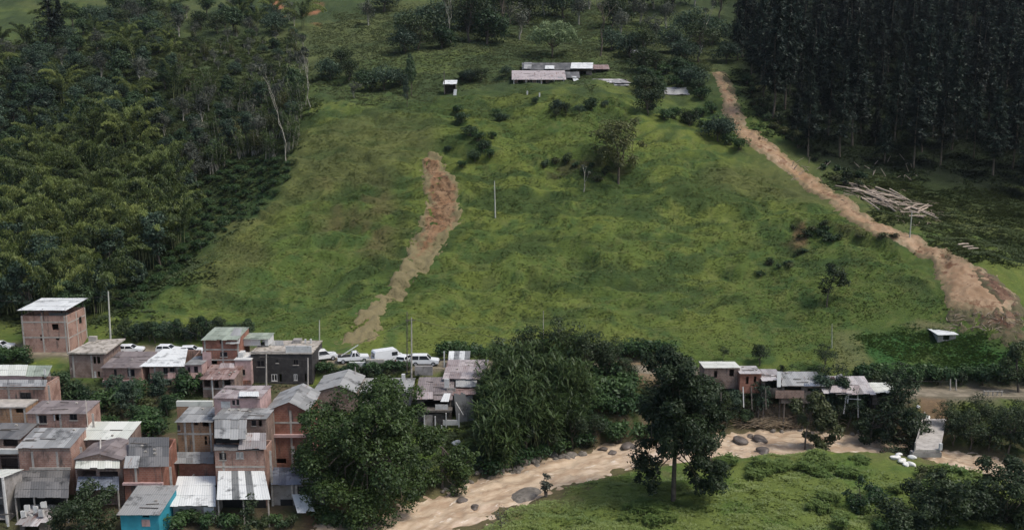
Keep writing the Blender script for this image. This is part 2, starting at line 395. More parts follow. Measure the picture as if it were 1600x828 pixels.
# ------------------------------------------------------------------ road, river, slides
def ribbon(pts, hw, step, fz, nacross=6):
    """points along a polyline with offsets to the side"""
    pts = np.array([p[:2] for p in pts]); L = np.r_[0, np.cumsum(np.hypot(*np.diff(pts, axis=0).T))]
    s = np.arange(0, L[-1], step); x = np.interp(s, L, pts[:, 0]); y = np.interp(s, L, pts[:, 1])
    k = max(1, int(6 / step)); ker = np.ones(2 * k + 1) / (2 * k + 1)
    x = np.convolve(np.pad(x, k, 'edge'), ker, 'valid'); y = np.convolve(np.pad(y, k, 'edge'), ker, 'valid')
    tx, ty = np.gradient(x), np.gradient(y); q = np.hypot(tx, ty); nxv, nyv = -ty / q, tx / q
    o = np.linspace(-1, 1, nacross)
    hwv = np.interp(s / L[-1], np.linspace(0, 1, len(hw)), hw) if hasattr(hw, '__len__') else np.full(len(s), hw)
    X = x[:, None] + nxv[:, None] * o * hwv[:, None]; Y = y[:, None] + nyv[:, None] * o * hwv[:, None]
    Z = fz(X, Y, o[None, :] + 0 * X)
    i = np.arange(X.size).reshape(X.shape)
    Fq = np.stack([i[:-1, :-1], i[1:, :-1], i[1:, 1:], i[:-1, 1:]], -1).reshape(-1, 4)[:, ::-1]
    return np.stack([X, Y, Z], -1).reshape(-1, 3), Fq
def road_z(X, Y, o):
    d, p = seg_dist(X, Y, ROAD); return np.interp(p, np.arange(len(ROAD)), ROADZ) + .05 - .05 * o ** 2 - .25 * (np.abs(o) > .95) + (fbm(X * .6, Y * .6, 71, 2) - .5) * .05
V, Fr = ribbon(ROAD, (2.9, 2.9, 2.9, 2.6, 2.3, 2.2), .6, road_z, 11)
mroad, nt, n, l, b = new_mat('worn_road')
c = mixc(n, l, (.14, .118, .078), (.24, .20, .14), ramp(n, l, noise(n, l, .8, 5), .35, .65))
l.new(c, b.inputs['Base Color']); b.inputs['Roughness'].default_value = .9
tag(link('road', mesh_np('road', V, Fr[:, ::-1], smooth=True), mroad), kind='structure')

def water_z(X, Y, o):
    d, p = seg_dist(X, Y, RIVER); q = p * 14
    return WATER + (fbm(q * .45, o * 7, 61, 3) - .5) * .40 + (fbm(q * .9, o * 9, 66, 3) - .5) * .5 + (fbm(X * .9, Y * .9, 62, 2) - .5) * .25
V, Fr = ribbon(RIVER, 11, .3, water_z, 72)
d_, p_ = seg_dist(V[:, 0], V[:, 1], RIVER); na = 72; o_ = np.tile(np.linspace(-11, 11, na), len(V) // na)
mwat, nt, n, l, b = new_mat('muddy_water')
at = N(n, 'ShaderNodeAttribute', attribute_name='flow')
mp = N(n, 'ShaderNodeMapping'); l.new(at.outputs['Vector'], mp.inputs[0]); mp.inputs['Scale'].default_value = (.28, 1.0, 1)
f = noise(n, l, .75, 5, mp.outputs[0], .65)
c = mixc(n, l, (.42, .30, .20), (.60, .47, .335), ramp(n, l, f, .35, .62))
c = mixc(n, l, c, (.80, .72, .60), ramp(n, l, noise(n, l, 1.2, 5, mp.outputs[0], .75), .57, .70))
l.new(c, b.inputs['Base Color']); b.inputs['Roughness'].default_value = .05; b.inputs['Specular IOR Level'].default_value = .7
bump(n, l, b, noise(n, l, .8, 3, mp.outputs[0], .5), .35, .16)
tag(link('river_water', mesh_np('river_water', V, Fr[:, ::-1], attrs={'flow': np.stack([p_ * 14, o_, 0 * o_], -1)}, smooth=True), mwat), kind='structure')

def slide(name, polypx, label_kind, mat, grid=.28, thick=.32, edge=1.0, seed=80, fade=None, rk=1.0):
    poly = [G(x, y)[:2] for x, y in polypx]; pa = np.array(poly)
    xs = np.arange(pa[:, 0].min() - 3, pa[:, 0].max() + 3, grid); ys = np.arange(pa[:, 1].min() - 3, pa[:, 1].max() + 3, grid)
    X, Y = np.meshgrid(xs, ys); sdv = poly_sd(X, Y, poly) + ((fbm(X * .35, Y * .35, seed, 3) - .5) * 2.0 + (fbm(X * 1.6, Y * 1.6, seed + 5, 3) - .5) * 1.7) * edge
    rough = (fbm(X * .5, Y * .5, seed + 1, 3) - .5) * 1.1 + (fbm(X * 1.3, Y * 1.3, seed + 2, 2) - .5) * .9
    h = np.clip(sdv * .45, -.7, thick) + rough * np.clip(sdv + .8, 0, 1) * .75 * rk
    Z = tz(X, Y) + h
    k = np.arange(X.size).reshape(X.shape)
    Fq = np.stack([k[:-1, :-1], k[:-1, 1:], k[1:, 1:], k[1:, :-1]], -1).reshape(-1, 4)
    Fq = Fq[(h.ravel()[Fq] > -.45).any(1)]
    u, inv = np.unique(Fq, return_inverse=True)
    me = mesh_np(name, np.stack([X, Y, Z], -1).reshape(-1, 3)[u], inv.reshape(-1, 4), attrs={'core': (np.clip(sdv / 3, 0, 1) * (1 if fade is None else .25 + .75 * sstep(*fade, Z))).ravel()[u]}, smooth=True)
    return tag(link(name, me, mat), kind='structure')
def mud_mat(name, a, bc, wet, straw, ws=.9, wr=(.50, .60), rough=.85):
    m, nt, n, l, b = new_mat(name)
    geo = n.new('ShaderNodeNewGeometry').outputs['Position']
    c = mixc(n, l, a, bc, ramp(n, l, noise(n, l, .35, 5, geo, .65), .38, .62))
    c = mixc(n, l, c, wet, ramp(n, l, noise(n, l, ws, 5, geo, .7), *wr))
    at = N(n, 'ShaderNodeAttribute', attribute_name='core')
    k = N(n, 'ShaderNodeMath', operation='SUBTRACT'); l.new(noise(n, l, 1.3, 3, geo), k.inputs[0]); l.new(at.outputs['Fac'], k.inputs[1])
    c = mixc(n, l, c, straw, ramp(n, l, k.outputs[0], -.15, .3))
    l.new(c, b.inputs['Base Color']); b.inputs['Roughness'].default_value = rough; b.inputs['Specular IOR Level'].default_value = .25
    bump(n, l, b, noise(n, l, 2.5, 5, geo, .75), .8 if rough > .6 else .4, .2)
    return m
M_clay = mud_mat('red_clay', (.195, .105, .052), (.265, .168, .092), (.10, .058, .030), (.185, .155, .078))
M_mud = mud_mat('pale_mud', (.28, .172, .092), (.38, .262, .155), (.17, .085, .040), (.21, .155, .08), .35, (.52, .62), .45)
M_red = mud_mat('red_earth', (.12, .062, .038), (.20, .125, .08), (.06, .038, .024), (.10, .09, .045))
slide('landslide_scar', [(658,252),(676,246),(694,254),(703,272),(722,298),(718,345),(700,372),(672,405),(648,440),(612,476),(598,508),(575,532),(545,540),(530,536),(548,508),(570,476),(600,452),(622,424),(640,392),(660,352),(666,310),(660,275)], '', M_clay, seed=80, edge=1.5, fade=(9, 17), rk=.7, thick=.22)
slide('mudflow_track', [(1110,112),(1130,116),(1146,150),(1162,194),(1194,214),(1230,244),(1270,273),(1308,303),(1356,338),(1404,362),(1442,376),(1482,394),(1518,415),(1560,436),(1592,470),(1575,498),(1520,496),(1484,478),(1468,440),(1452,408),(1415,388),(1370,368),(1318,338),(1272,304),(1226,268),(1180,236),(1150,212),(1132,178),(1124,144)], '', M_mud, rk=.45, edge=1.0, seed=90)
slide('red_earth_bank', [(1514,416),(1548,428),(1580,455),(1600,470),(1600,492),(1562,486),(1540,462)], '', M_red, edge=.6, thick=.45, seed=95)
slide('red_slip', [(1122,112),(1138,116),(1152,150),(1164,196),(1150,196),(1142,160)], '', M_red, edge=.5, thick=.3, seed=97)
slide('debris_fan', [(1468,490),(1530,484),(1600,490),(1600,540),(1570,530),(1520,520),(1480,514)], '', M_red, edge=1.8, thick=.3, seed=99)
slide('mud_strip', [(1520,503),(1560,501),(1605,500),(1605,513),(1565,514),(1530,511)], '', M_mud, edge=.8, thick=.4, seed=101)
print('slopes ok; farmhouse ground', G(850,125), 'road', ROAD[4], 'bridge ground', G(1455,690))
# ------------------------------------------------------------------ vegetation builders
def unit(v): return v / np.maximum(np.linalg.norm(v, axis=-1, keepdims=True), 1e-9)
class Leaves:
    def __init__(s): s.V, s.T, s.n = [], [], 0
    def add(s, C, Nn, L, W, tint, D=None, r=rng):
        """flat leaf-sized faces at C with normals Nn, along D when given"""
        n = len(C); Nn = unit(Nn)
        D = r.normal(size=(n, 3)) if D is None else D
        U = unit(D - (D * Nn).sum(1, keepdims=True) * Nn); B = np.cross(Nn, U)
        L = np.broadcast_to(L, (n,))[:, None]; W = np.broadcast_to(W, (n,))[:, None]
        q = np.stack([C - U * L * .5, C + B * W * .5 + Nn * W * .12, C + U * L * .5, C - B * W * .5 + Nn * W * .12], 1)
        s.V.append(q.reshape(-1, 3)); s.T.append(np.repeat(np.clip(tint, 0, 1), 4)); s.n += n
    def mesh(s, name):
        V = np.concatenate(s.V); return mesh_np(name, V, np.arange(len(V)).reshape(-1, 4), attrs={'tint': np.concatenate(s.T)})
class Wood:
    def __init__(s): s.V, s.F, s.k = [], [], 0
    def tube(s, pts, rad, sides=6):
        pts = np.array(pts, float); n = len(pts); rad = np.broadcast_to(rad, (n,)) if not hasattr(rad, '__len__') else np.array(rad, float)
        T = unit(np.gradient(pts, axis=0)); ref = np.where(np.abs(T[:, 2:]) > .9, np.array([[1., 0, 0]]), np.array([[0, 0, 1.]]))
        U = unit(np.cross(T, ref)); Bv = np.cross(T, U); a = np.arange(sides) / sides * 2 * math.pi
        R = pts[:, None] + rad[:, None, None] * (U[:, None] * np.cos(a)[None, :, None] + Bv[:, None] * np.sin(a)[None, :, None])
        s.V.append(R.reshape(-1, 3)); i = s.k + np.arange(n * sides).reshape(n, sides); j = np.roll(i, -1, 1)
        s.F.append(np.stack([i[:-1], j[:-1], j[1:], i[1:]], -1).reshape(-1, 4)); s.k += n * sides
    def mesh(s, name): return mesh_np(name, np.concatenate(s.V), np.concatenate(s.F), smooth=True)

def rdir(r, n, up=0.0):
    d = r.normal(size=(n, 3)); d[:, 2] += up; return unit(d)
def clump(lv, r, c, rad, n, L, squash=.75, tb=.0, up=.45, W=.5):
    """a bunch of foliage: leaves near the surface of an uneven ball"""
    d = rdir(r, n, up); k = 1 + .28 * np.sin(d[:, 0] * 5 + c[0] * 3) * np.cos(d[:, 1] * 6 + c[1] * 2)
    rr = rad * k * (.45 + .62 * np.sqrt(r.random(n)))
    pos = np.array(c) + d * rr[:, None] * np.array([1, 1, squash])
    nn = d * .7 + np.array([0, 0, .55]) + r.normal(size=(n, 3)) * .45
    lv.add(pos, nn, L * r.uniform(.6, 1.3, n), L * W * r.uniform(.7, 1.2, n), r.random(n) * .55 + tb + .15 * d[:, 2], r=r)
def crooked(r, a, b, n=5, j=.08):
    a, b = np.array(a, float), np.array(b, float); t = np.linspace(0, 1, n)[:, None]; L = np.linalg.norm(b - a)
    p = a + (b - a) * t; p[1:-1] += r.normal(size=(n - 2, 3)) * L * j; return p

def plant_parts(root, name, lv, wd, ml, mw, crown='crown', trunk='trunk'):
    link(crown, lv.mesh(name + '_' + crown), ml, root); link(trunk, wd.mesh(name + '_' + trunk), mw, root)

def build_broad(root, seed, H, R, base, nc, nl, L, ml, mw, squash=.75, flat=1.0, tr=.16):
    r = np.random.default_rng(seed); lv, wd = Leaves(), Wood(); top = np.array([r.normal() * .04 * H, r.normal() * .04 * H, H * .62])
    tk = crooked(r, (0, 0, -.6), top, 6, .03); wd.tube(tk, np.linspace(tr * 1.5, tr * .6, 6))
    hc = (H - base) / 2
    for i in range(nc):
        d = rdir(r, 1, .25)[0]; q = r.uniform(.35, .82) if i else .1
        c = np.array([d[0] * R * q, d[1] * R * q, base + hc + d[2] * hc * q * .95 * flat])
        rad = R * r.uniform(.24, .44) * (1.1 - .35 * max(0, d[2]) * q)
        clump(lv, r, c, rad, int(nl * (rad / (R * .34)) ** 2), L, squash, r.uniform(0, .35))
        f = r.uniform(.35, .95); st = tk[int(f * 5)]
        wd.tube(crooked(r, st, c, 5, .06), np.linspace(tr * .5, tr * .12, 5), 5)
    plant_parts(root, root.name, lv, wd, ml, mw)

def build_bamboo(root, seed, n, H, ml, mw, L=.62, per=110, spread=1.6):
    r = np.random.default_rng(seed); lv, wd = Leaves(), Wood()
    for i in range(n):
        az = r.uniform(0, 6.283); b = np.array([math.cos(az), math.sin(az), 0]) * r.uniform(.1, 1) * spread
        az += r.normal() * .5; out = np.array([math.cos(az), math.sin(az), 0]); h = H * r.uniform(.7, 1.08); bend = r.uniform(.5, 1.45)
        s = np.linspace(0, 1, 10); ang = bend * s ** 2.2 * 1.75
        st = np.stack([np.sin(ang), np.cos(ang)], -1) * h / 9
        cum = np.concatenate([[[0, 0]], np.cumsum(st[1:], 0)])
        pts = b + out * cum[:, :1] + np.array([0, 0, 1]) * cum[:, 1:]; pts[0, 2] -= .5
        wd.tube(pts, np.linspace(.075, .015, 10), 4)
        m = per; tt = r.uniform(-.3, .3); t = .36 + .64 * r.random(m) ** .8
        p = np.stack([np.interp(t, s, pts[:, k]) for k in range(3)], -1)
        rad = 1.35 * np.sin(np.clip((t - .25) / .75, 0, 1) * math.pi * .85 + .25) ** .8
        o = r.normal(size=(m, 3)) * np.array([.36, .36, .28]) * rad[:, None]; o[:, 2] -= rad * .25 * r.random(m)
        d = unit(o * .6 + out * .4 + np.array([0, 0, -.75])); nn = unit(np.cross(d, r.normal(size=(m, 3)))) + np.array([0, 0, .4]) + out * .15
        lv.add(p + o, nn, L * r.uniform(.7, 1.5, m), L * .30, r.random(m) * .3 + .35 * t + tt + .25 * o[:, 2], D=d, r=r)  # plume tops and tips lighter, undersides darker: light put into the tint
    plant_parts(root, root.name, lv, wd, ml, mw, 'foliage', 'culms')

def build_pine(root, seed, H, R, ml, mw, nw=30, L=.85):
    r = np.random.default_rng(seed); lv, wd = Leaves(), Wood()
    wd.tube(crooked(r, (0, 0, -.8), (r.normal() * .3, r.normal() * .3, H), 6, .006), np.linspace(.26, .04, 6))
    for z in np.linspace(.24, .985, nw):
        k = (1 - z) / .76; br = R * (k ** .9) * r.uniform(.5, 1.2) + .2
        for a in r.uniform(0, 6.28, 5 if z < .9 else 4):
            q = br * r.uniform(.45, 1.15); o = np.array([math.cos(a), math.sin(a), 0]); m = int(9 + 9 * q)
            t = r.random(m) ** .7; droop = -.22 * q * t ** 2 + .12 * t
            p = np.array([0, 0, z * H]) + o * (t * q)[:, None] + np.array([0, 0, 1]) * droop[:, None] + r.normal(size=(m, 3)) * .28
            d = unit(o + r.normal(size=(m, 3)) * .5 + np.array([0, 0, -.15]))
            lv.add(p, r.normal(size=(m, 3)) * .5 + np.array([0, 0, 1.]) + o * .4, L * r.uniform(.6, 1.2, m), L * .30, r.random(m) * .5 + .4 * t * z, D=d, r=r)  # branch tips tinted lighter, as if lit
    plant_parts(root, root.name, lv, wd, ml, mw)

def build_reeds(root, seed, n, H, ml, mw, spread=1.5, L=1.3, per=22, W=.11):
    r = np.random.default_rng(seed); lv, wd = Leaves(), Wood()
    for i in range(n):
        az = r.uniform(0, 6.283); b = np.array([math.cos(az), math.sin(az), 0]) * spread * math.sqrt(r.random()); h = H * r.uniform(.55, 1.1)
        lean = np.array([r.normal() * .16, r.normal() * .16, 1]) * h; s = np.linspace(0, 1, 5)[:, None]
        pts = b + lean * s; pts[0, 2] -= .4; wd.tube(pts, np.linspace(.05, .015, 5), 4)
        t = r.uniform(.25, 1.0, per); p = b + lean * t[:, None]; a = r.uniform(0, 6.283, per); o = np.stack([np.cos(a), np.sin(a), 0 * a], -1)
        for f0, zz, ln in ((.35, .45, .7), (.85, .25, .6), (1.2, -.25, .55)):          # each blade arches over in three pieces
            d = unit(o + np.array([0, 0, zz * 1.6])); lv.add(p + o * (L * .5 * f0) + np.array([0, 0, L * (.28 if f0 < .5 else .36 if f0 < 1 else .22)]), np.cross(d, np.cross(np.array([0, 0, 1.]), d)) + r.normal(size=(per, 3)) * .12, L * ln, W * (1.2 if f0 < 1 else .7), r.random(per) * .6 + .3 * t, D=d, r=r)
    plant_parts(root, root.name, lv, wd, ml, mw, 'foliage', 'stems')

def build_shrub(root, seed, H, R, ml, mw, nc=6, nl=70, L=.32):
    r = np.random.default_rng(seed); lv, wd = Leaves(), Wood()
    for i in range(nc):
        a = r.uniform(0, 6.28); q = R * .6 * math.sqrt(r.random()); c = np.array([math.cos(a) * q, math.sin(a) * q, H * r.uniform(.35, .72)])
        clump(lv, r, c, min(R, H) * r.uniform(.35, .55), nl, L, .85, r.uniform(0, .3)); wd.tube(crooked(r, (0, 0, -.3), c, 4, .08), np.linspace(.05, .02, 4), 4)
    plant_parts(root, root.name, lv, wd, ml, mw, 'foliage', 'stem')

def build_bare(root, seed, H, R, ml, mw, depth=4, nl=0, L=.3, tr=.14):
    """an open tree of forking limbs with few leaves"""
    r = np.random.default_rng(seed); lv, wd = Leaves(), Wood(); tips = []
    def grow(p, d, ln, rad, k):
        q = p + d * ln; pts = crooked(r, p, q, 4, .06); wd.tube(pts, np.linspace(rad, rad * .6, 4), 5)
        if k == 0: tips.append(q); return
        for _ in range(r.integers(2, 4)):
            nd = unit(d + r.normal(size=3) * np.array([.55, .55, .3]) * (R / H * 2.2) + np.array([0, 0, .12])); grow(pts[-1], nd, ln * r.uniform(.6, .85), rad * .6, k - 1)
    grow(np.array([0, 0, -.4]), np.array([r.normal() * .06, r.normal() * .06, 1.]), H * .34, tr, depth)
    for t in tips: clump(lv, r, t, R * .22, nl, L, .8, r.uniform(0, .4))
    plant_parts(root, root.name, lv, wd, ml, mw)

def crown_px(root, seed, Y, base_px, clumps, L, dens, ml, mw, trunk, tr, depthk=1.0, limbs=True):
    """a crown measured clump by clump on the photo, spread in depth like a real crown"""
    r = np.random.default_rng(seed); lv, wd = Leaves(), Wood(); o = np.array(root.location)
    ptsT = np.array([np.array(P(x, y, Y)) - o for x, y in trunk]); ptsT[0, 2] -= .5
    wd.tube(ptsT, np.linspace(tr, tr * .45, len(ptsT)), 8)
    sc = np.hypot(*dirs(800, 650)[1:]) * Y / F / dirs(800, 650)[1]
    cx = np.mean([c[0] for c in clumps]); half = (max(c[0] for c in clumps) - min(c[0] for c in clumps)) / 2 + 1
    for (x, y, q) in clumps:
        rad = q * sc; room = math.sqrt(max(.06, 1 - ((x - cx) / half) ** 2)) * half * sc * depthk
        for dz in ((-.75, 0, .7) if room > 2.2 * rad else (0,)):
            c = np.array(P(x, y, Y)) - o + np.array([0, dz * room + r.normal() * .2, 0]) * np.array([1, 1, 1]) ; c[0] += r.normal() * rad * .25
            c[2] += -abs(dz) * rad * .2
            for _ in range(3):
                e = r.normal(size=3) * rad * .38
                clump(lv, r, c + e, rad * r.uniform(.5, .85), int(dens * rad * rad), L, .8, r.uniform(0, .4))
            if limbs and r.random() < .8:
                st = ptsT[r.integers(len(ptsT) // 2, len(ptsT))]; wd.tube(crooked(r, st, c, 5, .05), np.linspace(tr * .32, tr * .06, 5), 5)
    plant_parts(root, root.name, lv, wd, ml, mw)

M_bark = plain('bark', (.11, .09, .07), .9, .3, 2.0); M_pale = plain('pale_bark', (.30, .28, .23), .9, .25, 2.0); M_cane = plain('bamboo_culm', (.17, .19, .08), .7, .25, 1.0)
L_bam = leaf_mat('bamboo_leaves', (.013, .034, .011), (.190, .235, .060), .3, .4)
L_mid = leaf_mat('broad_leaves', (.016, .038, .018), (.064, .108, .046), .25)
L_teal = leaf_mat('dull_leaves', (.018, .040, .025), (.072, .112, .068), .22)
L_olive = leaf_mat('olive_leaves', (.045, .062, .022), (.13, .14, .055), .3)
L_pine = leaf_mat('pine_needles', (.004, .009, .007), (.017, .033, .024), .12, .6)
L_dark = leaf_mat('dark_leaves', (.014, .026, .012), (.050, .074, .028), .2)
L_mango = leaf_mat('dense_leaves', (.018, .036, .011), (.068, .105, .028), .25, .1)
L_reed = leaf_mat('reed_blades', (.026, .052, .018), (.105, .150, .050), .3)
L_lush = leaf_mat('lush_leaves', (.022, .050, .018), (.060, .115, .036), .3)
L_gray = leaf_mat('grey_leaves', (.05, .058, .042), (.12, .13, .10), .25)

# ------------------------------------------------------------------ forests
def sample(polypx, spacing, seed, tries=6000, jitter=0):
    """spaced ground points inside an area measured on the photo"""
    r = np.random.default_rng(seed); pa = np.array(polypx); gp = [G(x, y)[:2] for x, y in polypx]; ga = np.array(gp); out = []
    lo, hi = ga.min(0), ga.max(0); cell = {}
    for _ in range(tries):
        x, y = r.uniform(lo[0], hi[0]), r.uniform(lo[1], hi[1])
        if not in_poly(np.array([x]), np.array([y]), gp)[0]: continue
        k = (int(x // spacing), int(y // spacing))
        if any(math.hypot(x - a, y - b) < spacing for i in (-1, 0, 1) for j in (-1, 0, 1) for a, b in cell.get((k[0] + i, k[1] + j), ())): continue
        cell.setdefault(k, []).append((x, y)); out.append((x, y, tzf(x, y)))
    return out
class Kind:
    """one kind of plant: a few grown forms, placed first and then copied"""
    def __init__(s, forms, build): s.n, s.build, s.roots = forms, build, {}
    def place(s, i, name, loc, label, cat, group, rz, sc=1.0):
        i %= s.n
        if i not in s.roots:
            o = empty(name, loc, label, cat, group, rz); s.build(o, i); o.scale = sc if hasattr(sc, '__len__') else (sc,) * 3; s.roots[i] = o; return o
        c = copy_tree(s.roots[i], loc, rz, sc, label, group); c.name = name; return c
K_bam = Kind(4, lambda o, i: build_bamboo(o, 100 + i, (11, 9, 13, 9)[i], (16.5, 14, 18, 12.5)[i], L_bam, M_cane, .50, 620, 2.3))
K_mid = Kind(4, lambda o, i: build_broad(o, 200 + i, (11, 9, 13, 8)[i], (4.2, 3.8, 4.6, 3.4)[i], (1.5, 1, 2.5, .6)[i], 17, 150, .62, (L_mid, L_mid, L_teal, L_teal)[i], M_bark))
K_gray = Kind(2, lambda o, i: build_broad(o, 230 + i, 9, 3.6, 1.5, 12, 90, .5, L_gray, M_pale))
K_pine = Kind(4, lambda o, i: build_pine(o, 300 + i, (24, 20, 27, 15)[i], (5.2, 4.4, 4.9, 4.0)[i], L_pine, M_bark))
K_reed = Kind(3, lambda o, i: build_reeds(o, 400 + i, (16, 20, 13)[i], (5.5, 4.5, 6.5)[i], (L_reed, L_olive, L_reed)[i], M_pale))
K_shrub = Kind(4, lambda o, i: build_shrub(o, 500 + i, (1.6, 1.2, 2.2, 1.0)[i], (1.3, 1.2, 1.4, .9)[i], (L_mid, L_olive, L_dark, L_mid)[i], M_bark))
K_lush = Kind(2, lambda o, i: build_shrub(o, 520 + i, 2.0, 1.8, L_lush, M_bark, 8, 90, .4))
R_ = random.Random(5)
def grow(kind, pts, name, label, cat, group, lo=.8, hi=1.2):
    for i, p in enumerate(pts):
        kind.place(R_.randrange(kind.n), name, p, label, cat, group, R_.uniform(0, 6.283), R_.uniform(lo, hi))
BAM = [(80,245),(200,235),(262,290),(292,345),(285,395),(225,425),(140,440),(40,425),(10,350),(40,290)]
grow(K_bam, sample(BAM, 5.6, 1), 'bamboo_clump', 'yellow green arching bamboo clump in the dense stand left of the pasture spur', 'bamboo', 'bamboo stand on the left slope', .8, 1.15)
LEFT = [(-60,150),(80,160),(200,170),(250,215),(200,235),(80,245),(40,290),(10,350),(40,425),(140,440),(225,425),(280,400),(262,425),(180,475),(120,508),(-60,508)]
grow(K_mid, sample(LEFT, 5.2, 2), 'broadleaf_tree', 'dark broadleaf tree in the wooded gully around the left bamboo stand', 'tree', 'broadleaf trees of the left gully', .7, 1.1)
K_round = Kind(4, lambda o, i: build_broad(o, 270 + i, (7, 8.5, 6, 7.5)[i], (5.0, 5.2, 4.4, 5.6)[i], .2, 18, 150, .55, (L_teal, L_dark, L_mid, L_teal)[i], M_bark, .85))
SCR = [(262,62),(330,58),(478,52),(478,150),(335,142),(285,150)]
ps = sample(SCR, 5.2, 14); grow(K_gray, ps[::3], 'grey_tree', 'greyish shrubby tree on the open scrub above the pale cane', 'tree', 'scrub trees above the cane', .35, .7); grow(K_reed, ps[1::3], 'cane_clump', 'pale cane clump on the open scrub of the upper left slope', 'cane', 'pale cane on the upper scrub', .6, 1.0); grow(K_round, ps[2::6], 'scrub_bush', 'dark bush on the open scrub of the upper left slope', 'bush', 'bushes on the upper scrub', .35, .6)
UPL = [(-60,85),(60,70),(130,40),(190,22),(300,30),(430,20),(480,48),(400,58),(262,60),(270,110),(280,160),(250,215),(200,170),(80,160),(-60,150)]
pu = sample(UPL, 5.8, 3)
for i, kk in enumerate((K_round, K_mid, K_gray, K_round, K_bam)): grow(kk, pu[i::5], ('broadleaf_tree', 'broadleaf_tree', 'grey_tree', 'broadleaf_tree', 'bamboo_clump')[i], ('hazy blue green tree on the upper left slope above the bamboo', 'loose crowned tree on the upper left slope above the bamboo', 'pale grey green tree on the upper left slope above the bamboo', 'hazy blue green tree on the upper left slope above the bamboo', 'arching bamboo clump among the trees of the upper left slope')[i], ('tree', 'tree', 'tree', 'tree', 'bamboo')[i], ('trees of the upper left slope', 'loose trees of the upper left slope', 'grey trees of the upper left slope', 'trees of the upper left slope', 'bamboo of the upper left slope')[i], (.6, .7, .6, .6, .6)[i], (1.1, 1.1, 1.1, 1.1, .9)[i])
MIDL = [(255,215),(285,165),(335,140),(465,145),(478,175),(470,215),(445,250),(360,250),(290,310),(265,280)]
pm = sample(MIDL, 4.2, 4); grow(K_reed, pm[::2], 'cane_clump', 'clump of tall pale stemmed cane beside the upper left pasture edge', 'cane', 'cane thicket on the left slope', .9, 1.4)
grow(K_mid, pm[1::4], 'broadleaf_tree', 'dull green tree among the pale cane on the left slope', 'tree', 'trees among the left cane thicket', .55, .85)
grow(K_gray, pm[3::4], 'grey_tree', 'greyish thin leaved tree among the pale cane on the left slope', 'tree', 'grey trees among the left cane thicket', .6, 1.0)
GUL = [(300,300),(365,255),(455,250),(462,262),(372,350),(290,420),(240,455),(195,490),(165,480),(240,430)]
grow(K_lush, sample(GUL, 2.6, 5), 'lush_shrub', 'bright green shrub in the wet gully along the left pasture edge', 'shrub', 'shrubs in the left gully', .5, 1.0)
PINE = [(1145,60),(1300,20),(1480,0),(1700,0),(1800,160),(1760,300),(1600,310),(1480,275),(1380,262),(1270,255),(1210,195),(1180,130),(1150,95)]
pp = sample(PINE, 6.3, 6); pp.sort(key=lambda p: p[1]); pp = pp[:300]
front = [p for p in pp if p[1] < 216]; rest = [p for p in pp if p[1] >= 216]
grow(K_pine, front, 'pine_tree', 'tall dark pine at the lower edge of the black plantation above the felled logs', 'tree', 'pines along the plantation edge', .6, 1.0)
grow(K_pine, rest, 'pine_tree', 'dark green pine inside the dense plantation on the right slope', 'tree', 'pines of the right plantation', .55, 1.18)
grow(K_mid, sample([(-270,70),(-60,80),(-60,508),(-270,508)], 7.5, 15), 'broadleaf_tree', 'broadleaf tree continuing the left wood past the bamboo stand', 'tree', 'wood beyond the left bamboo', .8, 1.2)
FERN = [(1166,130),(1196,140),(1220,195),(1285,252),(1345,280),(1345,302),(1290,268),(1238,226),(1184,185)]
grow(K_shrub, sample(FERN, 2.6, 7), 'dark_shrub', 'dark shrub between the mudflow track and the pine plantation', 'shrub', 'shrubs right of the mudflow track', .9, 1.7)
grow(K_bam, [G(x, y) for x, y in ((70,480),(110,470),(40,455),(150,490),(20,490),(90,500),(190,200),(120,190),(60,215))], 'bamboo_clump', 'separate yellow green bamboo clump outside the main left stand', 'bamboo', 'scattered bamboo clumps', .7, .95)
MIDR = [(985,150),(1010,185),(1100,205),(1160,240),(1122,195),(1098,150),(1085,110),(1000,100),(960,118)]
mr = [q for q in sample(MIDR, 3.2, 8) if to_px(*q)[0] > 1002 and not (1028 < to_px(*q)[0] < 1088 and 146 < to_px(*q)[1] < 182)]; grow(K_round, mr[::3], 'hollow_tree', 'dark round tree crowding the hollow right of the farmhouse', 'tree', 'trees right of the farmhouse', .55, .95)
grow(K_lush, [q for i, q in enumerate(mr) if i % 3], 'lush_shrub', 'dark green bush in the hollow between farmhouse and mudflow track', 'shrub', 'bushes right of the farmhouse', .8, 1.6)
print('trees', len(pm), len(pp), len(front), 'objects', len(bpy.data.objects))
# ------------------------------------------------------------------ building kit
def brick_mat(name, a, bc, mortar, dirt=(.10, .085, .075)):
    m, nt, n, l, b = new_mat(name)
    uv = n.new('ShaderNodeUVMap'); geo = n.new('ShaderNodeNewGeometry').outputs['Position']
    br = n.new('ShaderNodeTexBrick'); l.new(uv.outputs[0], br.inputs['Vector']); br.inputs['Scale'].default_value = 1.0
    br.inputs['Brick Width'].default_value = .42; br.inputs['Row Height'].default_value = .24; br.inputs['Mortar Size'].default_value = .022
    br.inputs['Color1'].default_value = (*a, 1); br.inputs['Color2'].default_value = (*bc, 1); br.inputs['Mortar'].default_value = (*mortar, 1); br.inputs['Bias'].default_value = .1
    c = mixc(n, l, br.outputs['Color'], tuple(x * .55 for x in a), ramp(n, l, noise(n, l, .55, 5, geo, .65), .44, .68))
    mp = N(n, 'ShaderNodeMapping'); l.new(geo, mp.inputs[0]); mp.inputs['Scale'].default_value = (1.6, 1.6, .22)
    c = mixc(n, l, c, dirt, ramp(n, l, noise(n, l, 1.0, 5, mp.outputs[0], .7), .53, .70))
    c = mixc(n, l, c, mortar, ramp(n, l, noise(n, l, .8, 3, geo, .7), .64, .72))
    l.new(c, b.inputs['Base Color']); b.inputs['Roughness'].default_value = .92; b.inputs['Specular IOR Level'].default_value = .15
    bump(n, l, b, br.outputs['Fac'], -.3, .02)
    return m
